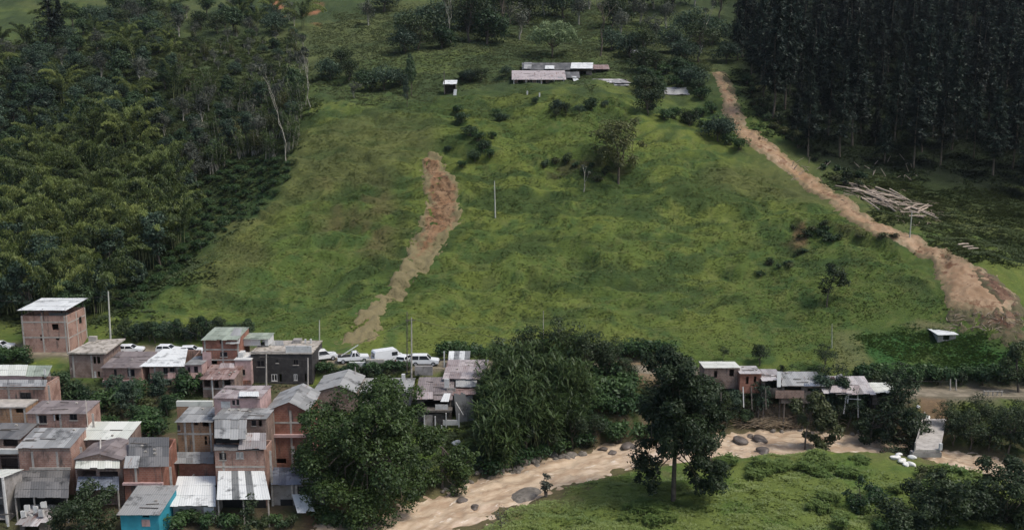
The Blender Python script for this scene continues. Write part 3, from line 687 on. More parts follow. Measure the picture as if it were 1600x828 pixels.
def sheet_mat(name, a, bc, rust=(.17, .10, .07), rust_at=(.6, .74), rough=.55, spec=.3):
    """corrugated roofing: every sheet weathered differently, rust and soot running down it"""
    m, nt, n, l, b = new_mat(name)
    at = N(n, 'ShaderNodeAttribute', attribute_name='tint'); geo = n.new('ShaderNodeNewGeometry').outputs['Position']
    c = mixc(n, l, a, bc, at.outputs['Fac'])
    mp = N(n, 'ShaderNodeMapping'); l.new(geo, mp.inputs[0]); mp.inputs['Scale'].default_value = (2.6, .55, .55)
    c = mixc(n, l, c, rust, ramp(n, l, noise(n, l, .8, 5, mp.outputs[0], .65), *rust_at))
    c = mixc(n, l, c, tuple(x * .45 for x in a), ramp(n, l, noise(n, l, .45, 5, geo, .7), .53, .70))
    l.new(c, b.inputs['Base Color']); b.inputs['Roughness'].default_value = rough; b.inputs['Specular IOR Level'].default_value = spec
    return m
W_brick = brick_mat('pink_brick', (.42, .25, .195), (.36, .205, .155), (.42, .34, .29))
W_red = brick_mat('red_brick', (.34, .15, .105), (.27, .115, .08), (.30, .20, .16))
W_dull = brick_mat('weathered_brick', (.29, .20, .165), (.25, .165, .13), (.32, .28, .25))
W_orange = brick_mat('orange_brick', (.36, .21, .12), (.32, .18, .10), (.33, .26, .2))
W_dark = plain('dark_plaster', (.045, .042, .040), .9, .25, .9, (.08, .07, .065))
W_white = plain('white_plaster', (.56, .56, .54), .85, .12, .9, (.38, .36, .33))
W_grey = plain('grey_plaster', (.30, .28, .26), .9, .2, .9, (.16, .14, .12))
W_pink = plain('pink_plaster', (.48, .33, .31), .9, .15, .9, (.25, .19, .17))
W_teal = plain('teal_paint', (.035, .26, .34), .7, .15, .8, (.03, .15, .20), dirt_amt=(.6, .8))
W_wood = plain('old_boards', (.13, .115, .10), .95, .35, 2.2, (.06, .05, .04))
W_conc = plain('concrete', (.40, .37, .33), .9, .18, 1.1, (.20, .18, .15))
W_slab = plain('stained_slab', (.40, .36, .31), .95, .2, .6, (.16, .14, .11), dirt_amt=(.45, .65))
W_black = plain('black_shade', (.02, .02, .02), .95, .2)  # black that stands in for the shade of dark interiors
R_zinc = sheet_mat('zinc_sheet', (.17, .17, .165), (.33, .33, .32))
R_dark = sheet_mat('old_fibre_sheet', (.085, .085, .085), (.16, .155, .15), (.06, .055, .05))
R_cream = sheet_mat('cream_sheet', (.50, .51, .45), (.62, .62, .56), (.42, .40, .33), (.66, .8))
R_white = sheet_mat('white_sheet', (.56, .57, .56), (.66, .67, .65), (.5, .48, .44), (.72, .86))
R_rust = sheet_mat('rusty_sheet', (.19, .125, .11), (.30, .22, .20), (.14, .065, .045), (.5, .68))
R_brown = sheet_mat('brown_sheet', (.15, .125, .12), (.235, .20, .19), (.12, .08, .06), (.56, .74))
R_pink = sheet_mat('faded_pink_sheet', (.24, .195, .19), (.40, .35, .34), (.19, .11, .085), (.56, .7))
R_green = sheet_mat('greenish_sheet', (.22, .25, .20), (.33, .37, .30), (.14, .15, .11), (.6, .74))
R_stripe = sheet_mat('striped_sheet', (.10, .105, .105), (.64, .65, .63), (.3, .29, .27), (.70, .85))
R_blue = sheet_mat('blue_grey_sheet', (.10, .115, .145), (.20, .22, .26), (.07, .07, .08))
R_patch = sheet_mat('patchwork_sheet', (.15, .135, .13), (.46, .43, .42), (.19, .11, .09), (.56, .72))
M_pane = plain('dark_pane', (.018, .018, .022), .25, .2)
M_frame = plain('white_frame', (.62, .61, .58), .6, .1); M_iron = plain('dark_iron', (.05, .045, .045), .6, .2)
M_door = plain('brown_door', (.12, .07, .045), .6, .2); M_tank = plain('black_tank', (.03, .03, .035), .4, .1)

class MB:
    """collects boxes and panels into one mesh, with brick-sized face coordinates"""
    def __init__(s): s.V, s.F, s.UV, s.T = [], [], [], []
    def quad(s, a, b, c, d, tint=.5):
        i = len(s.V); p = [np.array(q, float) for q in (a, b, c, d)]; s.V += p; s.F.append((i, i + 1, i + 2, i + 3)); s.T += [tint] * 4
        nrm = np.cross(p[1] - p[0], p[3] - p[0]); k = int(np.argmax(np.abs(nrm)))
        for q in p: s.UV.append((q[1], q[2]) if k == 0 else (q[0], q[2]) if k == 1 else (q[0], q[1]))
    def hexa(s, lo, hi, tint=.5):
        """a solid between two four-sided faces"""
        a, b, c, d = lo; e, f, g, h = hi
        for q in ((d, c, b, a), (e, f, g, h), (a, b, f, e), (b, c, g, f), (c, d, h, g), (d, a, e, h)): s.quad(*q, tint)
    def box(s, x0, x1, y0, y1, z0, z1, tint=.5):
        s.hexa([(x0, y0, z0), (x1, y0, z0), (x1, y1, z0), (x0, y1, z0)], [(x0, y0, z1), (x1, y0, z1), (x1, y1, z1), (x0, y1, z1)], tint)
    def beam(s, a, b, w, h=None):
        a, b = np.array(a, float), np.array(b, float); t = unit(b - a); h = h or w
        u = np.cross(t, (0, 0, 1.)) if abs(t[2]) < .95 else np.array((1., 0, 0)); u = unit(u); v = np.cross(u, t)
        q = [(-1, -1), (1, -1), (1, 1), (-1, 1)]
        s.hexa([a + u * w / 2 * i + v * h / 2 * j for i, j in q], [b + u * w / 2 * i + v * h / 2 * j for i, j in q])
    def build(s, name, mat, parent=None):
        V = np.array(s.V)
        if parent is not None:
            p = parent
            while p.parent: p = p.parent
            V = V - np.array(p.location)
        return link(name, mesh_np(name, V, np.array(s.F), attrs={'tint': np.array(s.T)}, uv=np.array(s.UV)), mat, parent)

def sheets(mb, A, B, C, D, seed=0, ragged=.1, mode=None, wid=.86, lift=.03):
    """corrugated roofing laid sheet by sheet; A B the lower edge, D C the upper one"""
    r = random.Random(seed); A, B, C, D = (np.array(q, float) for q in (A, B, C, D)); w = np.linalg.norm(B - A); n = max(1, round(w / wid)); L = np.linalg.norm(D - A)
    rows = 1 if L < 2.6 else 2 if L < 5.2 else 3
    for i in range(n):
        for k in range(rows):
            u0, u1 = i / n, (i + 1.0) / n; v0, v1 = k / rows, min(1, (k + 1.06) / rows)
            e = (r.uniform(-1, .4) * ragged / L) if k == 0 else 0; v0 += e; off = k * .022 + r.uniform(0, lift) * (1 if ragged else .3)
            t = r.random() if mode is None else mode[i % len(mode)] + r.uniform(-.06, .06)
            if mode is None and r.random() < .14: t = 1.35
            m = 6; prev = None; nu = unit(np.cross(B - A, D - A))
            for j in range(m + 1):
                u = u0 + (u1 - u0) * j / m; lo = (A + (B - A) * u) * (1 - v0) + (D + (C - D) * u) * v0; hi = (A + (B - A) * u) * (1 - v1) + (D + (C - D) * u) * v1
                z = nu * (off + (.022 if j % 2 else 0)); cur = (lo + z, hi + z - nu * .012)
                if prev:
                    a, b, c, d = prev[0], cur[0], cur[1], prev[1]; q = nu * .014
                    mb.quad(a, b, c, d, t); mb.quad(d - q, c - q, b - q, a - q, t); mb.quad(a - q, b - q, b, a, t)
                prev = cur

def front(mb, x0, x1, z0, zl, zr, y, th, holes):
    """a wall facing the river with real openings; its top may slope"""
    xs = sorted({x0, x1, *[q for h in holes for q in (h[0], h[2])]}); xs = [q for q in xs if x0 <= q <= x1]
    zt = min(zl, zr); zs = sorted({z0, zt, *[q for h in holes for q in (h[1], h[3]) if z0 < q < zt]})
    for a, b in zip(xs, xs[1:]):
        run = None
        for c, d in zip(zs, zs[1:]):
            mx, mz = (a + b) / 2, (c + d) / 2
            if any(h[0] <= mx <= h[2] and h[1] <= mz <= h[3] for h in holes):
                if run: mb.box(a, b, y, y + th, *run); run = None
            else: run = (run[0], d) if run else (c, d)
        if run: mb.box(a, b, y, y + th, *run)
    if abs(zl - zr) > .02:
        mb.hexa([(x0, y, zt), (x1, y, zt), (x1, y + th, zt), (x0, y + th, zt)], [(x0, y, zl), (x1, y, zr), (x1, y + th, zr), (x0, y + th, zl)])

class Hut:
    def __init__(s, name, label, px, top, Y, depth, back=None, wall=W_brick, roof=R_zinc, form='mono', holes=(), over=(.25, .35, .2), mode=None, apex=None, base=None, cat='house', group=None, ragged=.1, roofpx=None, side=(), open_front=False, below=.5, seed=0, eave=None):
        s.Y, s.depth = Y, depth; s.x0, _, s.zf = P(px[0], top, Y); s.x1 = P(px[1], top, Y)[0]; s.y1 = Y + depth
        s.zb = P(px[0], back, Y + depth)[2] if back is not None and form in ('mono', 'flat') else s.zf
        if form == 'flat': s.zb = s.zf
        cs = [tzf(x, y) for x in (s.x0, s.x1) for y in (Y, s.y1)]
        s.z0 = (min(cs) - below) if base is None else base; cx = (s.x0 + s.x1) / 2
        s.root = empty(name, (cx, Y + depth / 2, sum(cs) / 4), label, cat, group); mb = MB(); th = .16
        H = [(P(a, c, Y)[0], P(a, d, Y)[2], P(b, c, Y)[0], P(b, c, Y)[2], k) for a, c, b, d, k in holes]
        H = [(max(h[0], s.x0 + .08), h[1], min(h[2], s.x1 - .08), h[3], h[4]) for h in H]
        gap = .06 if form != 'flat' else 0; zf, zb = s.zf - gap, s.zb - gap; x0, x1, y1 = s.x0, s.x1, s.y1; s.seed = seed or int(abs(cx * 7 + Y * 3))
        if not open_front: front(mb, x0, x1, s.z0, zf, zf, Y, th, H)
        for xa, xb, side_i in ((x0, x0 + th, 0), (x1 - th, x1, 1)):
            if form == 'gx':
                zr = P(px[0], back, Y + depth / 2)[2] - gap; ym = Y + depth / 2
                mb.hexa([(xa, Y + th, s.z0), (xb, Y + th, s.z0), (xb, ym, s.z0), (xa, ym, s.z0)], [(xa, Y + th, zf), (xb, Y + th, zf), (xb, ym, zr), (xa, ym, zr)])
                mb.hexa([(xa, ym, s.z0), (xb, ym, s.z0), (xb, y1 - th, s.z0), (xa, y1 - th, s.z0)], [(xa, ym, zr), (xb, ym, zr), (xb, y1 - th, zf), (xa, y1 - th, zf)])
            else:
                mb.hexa([(xa, Y + th, s.z0), (xb, Y + th, s.z0), (xb, y1 - th, s.z0), (xa, y1 - th, s.z0)], [(xa, Y + th, zf), (xb, Y + th, zf), (xb, y1 - th, zb), (xa, y1 - th, zb)])
        zz = zb if form in ('mono', 'flat') else zf
        mb.box(x0, x1, y1 - th, y1, s.z0, zz)
        if H or open_front:                                   # storey floors keep the rooms dark
            z = s.zf - 2.55
            while z > s.z0 + .3: mb.box(x0 + th, x1 - th, Y + th + .02, y1 - th, z - .1, z); z -= 2.6
        f, b, o = over; rb = MB()
        if form == 'gy':
            ax, _, az = P(apex[0], apex[1], Y); s.apex = (ax, az); az -= gap
            mb.hexa([(x0, Y, zf), (x1, Y, zf), (x1, Y + th, zf), (x0, Y + th, zf)], [(ax - .01, Y, az), (ax + .01, Y, az), (ax + .01, Y + th, az), (ax - .01, Y + th, az)])
            kl, kr = (az - zf) / (ax - x0), (az - zf) / (x1 - ax); az += gap
            sheets(rb, (x0 - o, y1 + b, s.zf - o * kl), (x0 - o, Y - f, s.zf - o * kl), (ax, Y - f, az), (ax, y1 + b, az), s.seed, ragged, mode)
            sheets(rb, (x1 + o, Y - f, s.zf - o * kr), (x1 + o, y1 + b, s.zf - o * kr), (ax, y1 + b, az), (ax, Y - f, az), s.seed + 1, ragged, mode)
        elif form == 'gx':
            ym = Y + depth / 2; zr = P(px[0], back, ym)[2]; k = (zr - s.zf) / (depth / 2)
            sheets(rb, (x0 - o, Y - f, s.zf - f * k), (x1 + o, Y - f, s.zf - f * k), (x1 + o, ym, zr), (x0 - o, ym, zr), s.seed, ragged, mode)
            sheets(rb, (x1 + o, y1 + b, s.zf - b * k), (x0 - o, y1 + b, s.zf - b * k), (x0 - o, ym, zr), (x1 + o, ym, zr), s.seed + 1, ragged, mode)
        elif form == 'mono':
            k = (s.zb - s.zf) / depth; ra, rb_ = (x0 - o, x1 + o) if roofpx is None else (P(roofpx[0], top, Y - f)[0], P(roofpx[1], top, Y - f)[0])
            rc, rd = (rb_, ra) if roofpx is None or len(roofpx) < 4 else (P(roofpx[2], back, y1)[0], P(roofpx[3], back, y1)[0])
            sheets(rb, (ra, Y - f, s.zf - f * k), (rb_, Y - f, s.zf - f * k), (rc, y1 + b, s.zb + b * k), (rd, y1 + b, s.zb + b * k), s.seed, ragged, mode)
        elif form == 'flat':
            rb.box(x0 - o, x1 + o, Y - f, y1 + b, s.zf + .003, s.zf + .17)
        mb.build('wall', wall, s.root)
        s.roof = rb.build('roof', roof, s.root) if rb.V else None
        for h in H: s.opening(*h)
    def opening(s, xa, za, xb, zb, kind):
        if kind == 'open': return
        Y = s.Y; f = MB(); t = .07; mat = M_frame if kind in ('white', 'grille') else M_iron if kind != 'door' else M_door
        if kind == 'door':
            f.box(xa + .01, xb - .01, Y + .05, Y + .10, za, zb); f.build('door', M_door, s.root); return
        for q in ((xa, xb, zb - t, zb), (xa, xb, za, za + t), (xa, xa + t, za + t, zb - t), (xb - t, xb, za + t, zb - t), ((xa + xb) / 2 - t / 2, (xa + xb) / 2 + t / 2, za + t, zb - t)): f.box(q[0], q[1], Y - .025, Y + .08, q[2], q[3])
        w = f.build('window', mat, s.root); p = MB(); p.box(xa + .04, xb - .04, Y + .085, Y + .10, za + .02, zb - .02); p.build('pane', M_pane, w)
        q = MB(); q.box(xa - .08, xb + .08, Y - .10, Y - .003, za - .09, za - .005); q.build('sill', W_conc, w)
    def pbox(s, name, mat, x0, y0, x1, y1, Y=None, depth=.2, parent=None):
        Y = s.Y if Y is None else Y; m = MB(); a = P(x0, y0, Y); b = P(x1, y1, Y); m.box(a[0], b[0], Y, Y + depth, b[2], a[2]); return m.build(name, mat, parent or s.root)
    def post(s, x, y0, y1, Y, w=.12, name='post', mat=None):
        m = MB(); a = P(x, y0, Y); b = P(x, y1, Y); z = min(b[2], tzf(a[0], Y) - .3) if y1 is None else b[2]
        m.box(a[0] - w / 2, a[0] + w / 2, Y - w / 2, Y + w / 2, z, a[2]); return m.build(name, mat or W_conc, s.root)
    def sheet(s, name, mat, lo, hi, mode=None, ragged=.12, seed=3):
        """an extra roof or awning: lo = (px0, px1, py, Y) of the lower edge, hi of the upper"""
        m = MB(); sheets(m, P(lo[0], lo[2], lo[3]), P(lo[1], lo[2], lo[3]), P(hi[1], hi[2], hi[3]), P(hi[0], hi[2], hi[3]), seed, ragged, mode); return m.build(name, mat, s.root)
    def weights(s, n, seed=1):
        """stones, tyres and boards that hold the loose sheets down"""
        r = random.Random(seed + s.seed)
        for _ in range(n):
            t = r.uniform(.1, .9); x = r.uniform(s.x0 + .3, s.x1 - .3); y = s.Y + s.depth * t; z = s.zf + (s.zb - s.zf) * t + .07; m = MB()
            if r.random() < .5: m.box(x - .14, x + .14, y - .1, y + .1, z, z + .16); m.build('roof_stone', W_conc, s.root)
            else: a = r.uniform(.5, 1.1); m.beam((x - a, y, z + .03), (x + a, y + r.uniform(-.3, .3), z + .03), .12, .05); m.build('roof_board', W_wood, s.root)
    def stubs(s, n):
        for i in range(n):
            x = s.x0 + .2 + (s.x1 - s.x0 - .4) * i / max(1, n - 1)
            for dx in (-.07, .07): m = MB(); m.beam((x + dx, s.Y + .12, s.zf - .1), (x + dx * 1.4, s.Y + .14, s.zf + .75), .03); m.build('rebar', M_iron, s.root)
    def frame(s, cols, rows, mat=W_conc, w=2.6):
        """concrete posts and ring beams standing 2 cm proud of the brick"""
        for c in cols:
            m = MB(); x = P(c, 500, s.Y)[0]; m.box(x - .13, x + .13, s.Y - .02, s.Y + .05, s.z0 + .2, s.zf - .08); m.build('column', mat, s.root)
        for rr in rows:
            m = MB(); z = P(800, rr, s.Y)[2]; m.box(s.x0 + .02, s.x1 - .02, s.Y - .028, s.Y + .05, z - .11, z + .11); m.build('ring_beam', mat, s.root)
# ------------------------------------------------------------------ the brick village on the left bank
VG = 'houses of the riverside settlement'
def side_window(h, ya, yb, za, zb):
    f = MB(); x = h.x1; f.box(x - .02, x + .03, ya, yb, za, zb); w = f.build('window', M_iron, h.root); p = MB(); p.box(x + .032, x + .04, ya + .08, yb - .08, za + .08, zb - .08); p.build('pane', M_pane, w)
# tall brick tower house with a floating white roof
h = Hut('brick_tower_house', 'tall pinkish brick house with open roof terrace under a floating white roof', (32, 103), 493, 142, 6.6, form='none', wall=W_brick, holes=[(80.5, 506, 91, 516, 'open'), (87, 528, 92.5, 531.5, 'open'), (80, 549, 87, 553, 'open'), (62, 523, 65, 532, 'open')], below=.8)
h.frame((34.5, 65, 101), (503, 527, 551))
m = MB(); m.box(h.x0 + .16, h.x1 - .16, h.Y + .16, h.y1 - .16, h.zf - 1.15, h.zf - 1.0); m.build('terrace_floor', W_conc, h.root)
for z in (506, 529):
    zz = P(0, z, h.Y)[2]; m = MB(); m.box(h.x1 + .002, h.x1 + .03, h.Y + .1, h.y1 - .1, zz - .1, zz + .1); m.build('ring_beam', W_conc, h.root)
for y in (.02, 3.2, 6.3): m = MB(); m.box(h.x1 + .002, h.x1 + .036, h.Y + y, h.Y + y + .25, h.z0 + .3, h.zf - .05); m.build('column', W_conc, h.root)
side_window(h, h.Y + 4.1, h.Y + 5.0, h.zf - 2.4, h.zf - 1.3)
for x in (33, 66, 101):
    for Y in (142.3, 148.2):
        a = P(x, 493, 142)[0]; m = MB(); m.box(a - .07, a + .07, Y - .07, Y + .07, h.zf - 1, h.zf + 1.05 + .04 * (Y - 142)); m.build('post', M_iron, h.root)
m = MB(); a = h.zf + .95; sheets(m, (h.x0 - .35, h.Y - .35, a), (h.x1 + .25, h.Y - .35, a), (h.x1 + .45, h.y1 + .5, a + .42), (h.x0 - .1, h.y1 + .5, a + .42), 4, .02); m.build('roof', R_white, h.root)
m = MB(); m.box(h.x0 + 3.3, h.x0 + 3.5, h.Y + .2, h.Y + 2.2, h.zf - 1, h.zf + .5); m.build('stub_wall', W_brick, h.root)

h = Hut('slab_roof_house', 'low brick house with a stained flat slab roof beside the brick tower', (107, 161), 554, 134, 6.2, form='none', wall=W_dull, holes=[(145, 557, 149.5, 568, 'open'), (151, 557, 156, 568, 'open'), (147, 580, 150, 589, 'white'), (152, 580, 156, 589, 'open')])
h.stubs(2)
m = MB(); a, b, c, d = P(104.5, 553.5, 133.6), P(165, 553.5, 133.6), P(196, 530.5, 140.8), P(144, 533, 140.8); up = np.array((0, 0, .22))
m.hexa([np.array(q) for q in (a, b, c, d)], [np.array(q) + up for q in (a, b, c, d)]); m.build('roof', W_slab, h.root); h.frame((108.5, 137.5), ())
for x in (143, 149): m = MB(); q = P(x, 532, 140); m.box(q[0] - .3, q[0] + .3, 139.6, 140.2, q[2] - .2, q[2] + .75); m.build('stair_post', W_conc, h.root)

h = Hut('grey_gable_house', 'two storey brick house with weathered grey roof between slab roof and white roof', (160, 221), 573, 131, 6, back=550, wall=W_brick, roof=R_brown, holes=[(178, 577, 182, 587, 'win'), (199, 577, 210, 588, 'win'), (177, 601, 181, 611, 'open'), (188, 600, 194, 611, 'open')], over=(.5, .2, .15))
h.weights(4)
h.frame((196,), (595,)); h.pbox('balcony_beam', W_pink, 160, 594, 222, 598, 130.7, .25)
h = Hut('white_roof_house', 'two storey brick house under a broad white roof in the upper row', (233, 292), 571, 131.5, 6.4, back=546, wall=W_brick, roof=R_white, holes=[(235, 570, 242, 575, 'open'), (255, 574, 262, 584, 'win'), (265, 574, 272, 581, 'win'), (238, 594, 242, 606, 'open'), (259, 594, 268, 603, 'win')], over=(.4, .2, .1), roofpx=(217, 288, 293, 254), ragged=.03, mode=(.9, 1.0, .95))
h.frame((236, 274), (592,)); h.pbox('plaster_panel', W_white, 244, 595, 258, 610, 131.46, .03)
h = Hut('annex_house', 'small brick annex with grey awning and reddish lower roof right of the white roof', (289, 315), 569, 130.6, 4.6, back=557, wall=W_pink, roof=R_zinc, holes=[(293, 573, 297, 582, 'win'), (303, 572, 309, 582, 'win'), (294, 594, 299, 603, 'open')], over=(.4, .2, .1))
h.sheet('porch_roof', R_rust, (262, 316, 591, 129.0), (262, 314, 582, 130.5)); h.post(276, 591, 612, 129.2); h.post(303, 591, 612, 129.2)
h = Hut('three_storey_house', 'tall red brick house with broken greenish roof beside the dark block', (316, 371), 530, 133, 6, back=512, wall=W_red, roof=R_green, holes=[(343, 529.5, 346, 537, 'open'), (344, 550, 355, 557, 'win'), (330, 562, 339, 572, 'open')], over=(.35, .2, .1), ragged=.25)
h.frame((317.5, 345, 369.5), (546, 562))
h.sheet('side_roof', R_zinc, (352, 374, 537, 132.4), (366, 378, 513, 137), seed=9); h.pbox('plaster_band', W_pink, 316, 550, 331, 573, 132.93, .06)
m = MB(); m.beam(P(322, 511, 138.8), P(322, 500, 138.8), .06); m.build('antenna', M_iron, h.root)
h = Hut('red_porch_house', 'low house with faded red roof and dark open porch under the tall red brick house', (316, 366), 590, 127.5, 4.6, back=570, wall=W_dull, roof=R_rust, holes=[(318, 592, 328, 604, 'open'), (334, 592, 341, 606, 'open'), (350, 592, 360, 602, 'open')], over=(.6, .1, .15), ragged=.2)
h.weights(4)
h.sheet('upper_awning', R_pink, (340, 366, 577, 130.6), (345, 366, 567, 131.8)); h.post(331, 590, 634, 127.1, .16, mat=W_white); h.frame((343,), (607,))
h = Hut('pink_cube_house', 'narrow pinkish house with one square window left of the dark block', (366.5, 391.5), 563, 131.6, 4, form='flat', roof=W_white, wall=W_pink, holes=[(374, 577, 383, 586, 'win')], over=(.1, .1, .1))
h.pbox('red_base', W_red, 367, 594, 392, 600, 131.5, .1); h.pbox('terrace_wall', W_white, 372, 551, 380, 562, 132.6, 1.4)
# dark block with terrace
h = Hut('dark_block_house', 'long charcoal grey two storey block with white terrace on top', (391.5, 487), 553, 132.6, 7.5, form='flat', roof=W_slab, wall=W_dark, holes=[(401, 563, 413, 573, 'win'), (431, 561, 435, 567, 'win'), (458, 561, 466, 570, 'win'), (424, 584.5, 433, 595, 'white'), (459, 584.5, 464.5, 594, 'white'), (436, 584, 440, 600, 'open'), (476, 584, 481, 598, 'open')], over=(.12, .1, .1))
h.pbox('ledge', W_dark, 391, 597, 487, 600, 132.4, .3)
for (a, b) in ((446, 487),): h.pbox('parapet', W_white, a, 540.5, b, 551.5, 132.6, .16)
h.pbox('parapet', W_conc, 391.5, 549, 446, 551.8, 132.62, .14)
q = Hut('terrace_room', 'white plastered room with green roof standing on the dark block terrace', (380, 419), 529, 136, 3.2, back=520.5, wall=W_white, roof=R_green, holes=[(406.5, 531, 413.5, 540, 'open')], over=(.3, .2, .15), base=P(0, 551, 132.6)[2] + .18, cat='hut')
h.sheet('lean_roof', R_zinc, (420, 446, 547, 135.4), (424, 442, 532, 138.6), seed=7); h.pbox('stair_head', W_grey, 457, 531, 470, 541, 138.2, 1.2)
for x in (475.5, 484): h.pbox('chimney_stub', W_white, x, 530, x + 3, 542, 138, .3)

# middle rows
h = Hut('pink_house', 'pinkish house with rust brown roof and paired windows below the dark block', (334, 406), 621, 106, 5, back=603, wall=W_pink, roof=R_pink, holes=[(363, 625, 367, 632, 'win'), (369.5, 624, 373.5, 632, 'win')], over=(.3, .1, .15))
h.weights(4)
h.sheet('white_strip', R_white, (373, 405, 619, 105.5), (374, 404, 611.5, 107.6), mode=(.8, .95)); h.pbox('porch_wall', W_white, 345, 627, 360, 637, 105.96, .05)
h = Hut('left_column_house', 'narrow brick house with cream edged grey roof left of the tin clad house', (276, 332), 657.5, 106.2, 4.6, back=636, wall=W_orange, roof=R_zinc, holes=[(303, 658.5, 309, 664, 'open'), (316, 657.5, 326, 666, 'open'), (319, 681, 323, 695, 'open'), (326, 681, 330, 695, 'open'), (278, 664, 281, 672, 'win')], over=(.4, .1, .12))
h.weights(3)
h.pbox('cream_coping', R_cream, 275, 627, 332, 635, 111.0, .5); h.pbox('rear_wall', W_orange, 276, 635.3, 332, 690, 111.02, .4); h.frame((277.5, 290, 318), (677.5,)); h.sheet('lower_roof', R_zinc, (268, 334, 724, 101.1), (270, 334, 706, 104.6), seed=12)
h2 = Hut('red_low_house', 'red brick house with a pale two tone tin roof below the cream edged roof', (279, 337), 724, 101.7, 2.5, form='none', wall=W_red, holes=[(276, 729, 280, 738, 'open')])
h2.sheet('roof', R_white, (266, 337, 790, 94.3), (278, 337, 744, 100.3), mode=(.95, .4, .9, 1.0, .5, .3), ragged=.18, seed=14)
h2.pbox('front_wall', W_grey, 270, 790.5, 336, 842, 94.8, .2); h2.pbox('plaster_panel', W_white, 318, 792, 336, 826, 94.74, .05)
a, b = P(270, 790.5, 94.8), P(336, 842, 94.8)
for x in (a[0], b[0] - .16):
    m = MB(); m.hexa([(x, 95, b[2]), (x + .16, 95, b[2]), (x + .16, 101.6, b[2]), (x, 101.6, b[2])], [(x, 95, a[2] + .05), (x + .16, 95, a[2] + .05), (x + .16, 101.6, a[2] + 1.0), (x, 101.6, a[2] + 1.0)]); m.build('side_wall', W_grey, h2.root)
h = Hut('tin_clad_house', 'tin clad house of patched grey sheets with a brick gable in the middle column', (335, 415), 653, 102.2, 3.6, back=638, wall=W_dull, roof=R_zinc, holes=[(393, 656, 400, 665, 'win'), (404, 656, 409, 666, 'open')], over=(.4, .1, .2))
h.weights(5)
h.sheet('tin_cladding', R_zinc, (335, 384, 685, 98.6), (335, 386, 655, 101.9), seed=15, ragged=.3)
h.sheet('patch_roof', R_patch, (372, 416, 701, 98.1), (376, 416, 676, 100.8), seed=16, ragged=.3); h.pbox('white_board', W_white, 376, 670, 386, 684, 100.4, .06)
h.pbox('gap_shade', W_black, 336, 686, 384, 692, 99.6, .3)  # black box painting the shade of the gap below the cladding
h = Hut('striped_roof_house', 'brick house with boldly striped white and grey corrugated roof in front', (335, 413), 703, 98.4, 3.4, form='none', wall=W_brick, holes=[(342.5, 707, 353, 718, 'win'), (369, 706, 374, 716, 'white'), (375, 706, 380, 716, 'white')])
h.sheet('ledge_roof', R_dark, (334, 414, 703.5, 98.1), (334, 388, 694, 99.6), seed=17); h.frame((336, 412), (729,))
h.sheet('roof', R_stripe, (338.5, 422.5, 780, 93.8), (341, 413, 735.5, 98.35), mode=(.9, .95, .1, 1.0, .12, 1.0, .9, .05, .98, .9), ragged=.06, seed=18)
for x in (341, 380, 419): h.post(x, 779, 836, 94.3, .14)
h.pbox('inner_wall', W_black, 336, 758, 416, 806, 98.0, .2)  # wall blackened, the shade behind the posts put into its colour
h = Hut('red_gable_house', 'red brick house with grey gable roof behind the big dense tree', (418, 478), 640, 105.6, 7.2, wall=W_red, roof=R_zinc, form='gy', apex=(452, 627), holes=[(437, 632, 444, 637, 'open'), (432, 716, 447, 724, 'open'), (456, 697, 460, 708, 'white')], over=(.3, .2, .3))
h.frame((419.5, 447, 477), (660,))
h.pbox('ledge', W_pink, 419, 679, 480, 683.5, 105.3, .4); h.pbox('column', W_white, 419.5, 684, 423, 711, 105.5, .2)
h.sheet('lower_roof', R_blue, (423, 471, 757, 98), (425, 470, 730, 102.2), seed=19); h.sheet('lower_roof', R_zinc, (471, 497, 753, 98.2), (470, 496, 730, 102.2), seed=20)
h.pbox('lower_wall', W_grey, 427, 758, 500, 800, 98.6, .2); h.pbox('dark_opening', W_black, 438, 780, 458, 800, 98.52, .06); h.pbox('dark_opening', W_black, 465, 760, 497, 771, 98.52, .06)  # black panels painted as the shade of openings
for x in (456, 463): h.post(x, 757, 776, 98.3, .22)
h.sheet('tin_awning', R_white, (464, 492, 799, 95.6), (456, 482, 772, 98.2), ragged=.3, seed=21, mode=(.7, .9, .8)); h.sheet('side_awning', R_dark, (490, 508, 787, 96.4), (480, 506, 768, 98.6), seed=22)

# left rows
h = Hut('flat_front_house', 'wide pinkish brick house with grey slab edge at the left photo edge', (-45, 69), 601, 114, 4, form='none', wall=W_brick, holes=[(31, 613, 48, 626, 'win'), (-20, 613, -8, 626, 'win')])
h.frame((2, 66), (607,)); h.stubs(3)
h.sheet('roof', R_zinc, (-45, 72, 604, 113.4), (-45, 74, 593, 116.5), seed=23); h.sheet('upper_roof', R_cream, (-45, 40, 587, 116.6), (-45, 44, 570, 120.6), seed=24, ragged=.04); h.sheet('upper_roof', R_green, (40, 74, 588, 116.6), (44, 82, 571, 120.6), seed=25)
h.pbox('upper_wall', W_pink, -45, 587.5, 66, 600, 116.9, .2); h.pbox('white_board', W_white, 68, 577, 72, 590, 117, .1)
m = MB(); a = P(-45, 588, 117.1); b = P(66, 604, 118); m.box(a[0], b[0], 117.15, 120.4, b[2] - .6, a[2] - .05); m.build('upper_block', W_grey, h.root)
h = Hut('orange_wall_house', 'orange brick house with a small dark window under the pinkish brick house', (-45, 40), 637, 110.6, 3, form='flat', roof=W_conc, wall=W_orange, holes=[(24, 638, 36, 645, 'open'), (-20, 641, -8, 652, 'open')], over=(.1, .1, .05))
h.weights(2)
h.frame((2, 24), ())
h = Hut('three_window_house', 'brick house with three small windows and a dull tiled roof on the left', (42, 134), 645, 107.2, 3.8, back=626, wall=W_brick, roof=R_brown, holes=[(61, 648.5, 72.5, 661, 'win'), (86, 647, 93, 657, 'open'), (108.5, 644.8, 120, 656, 'win')], over=(.3, .1, .12), ragged=.05)
h.frame((43, 80, 132), ()); h.weights(4)
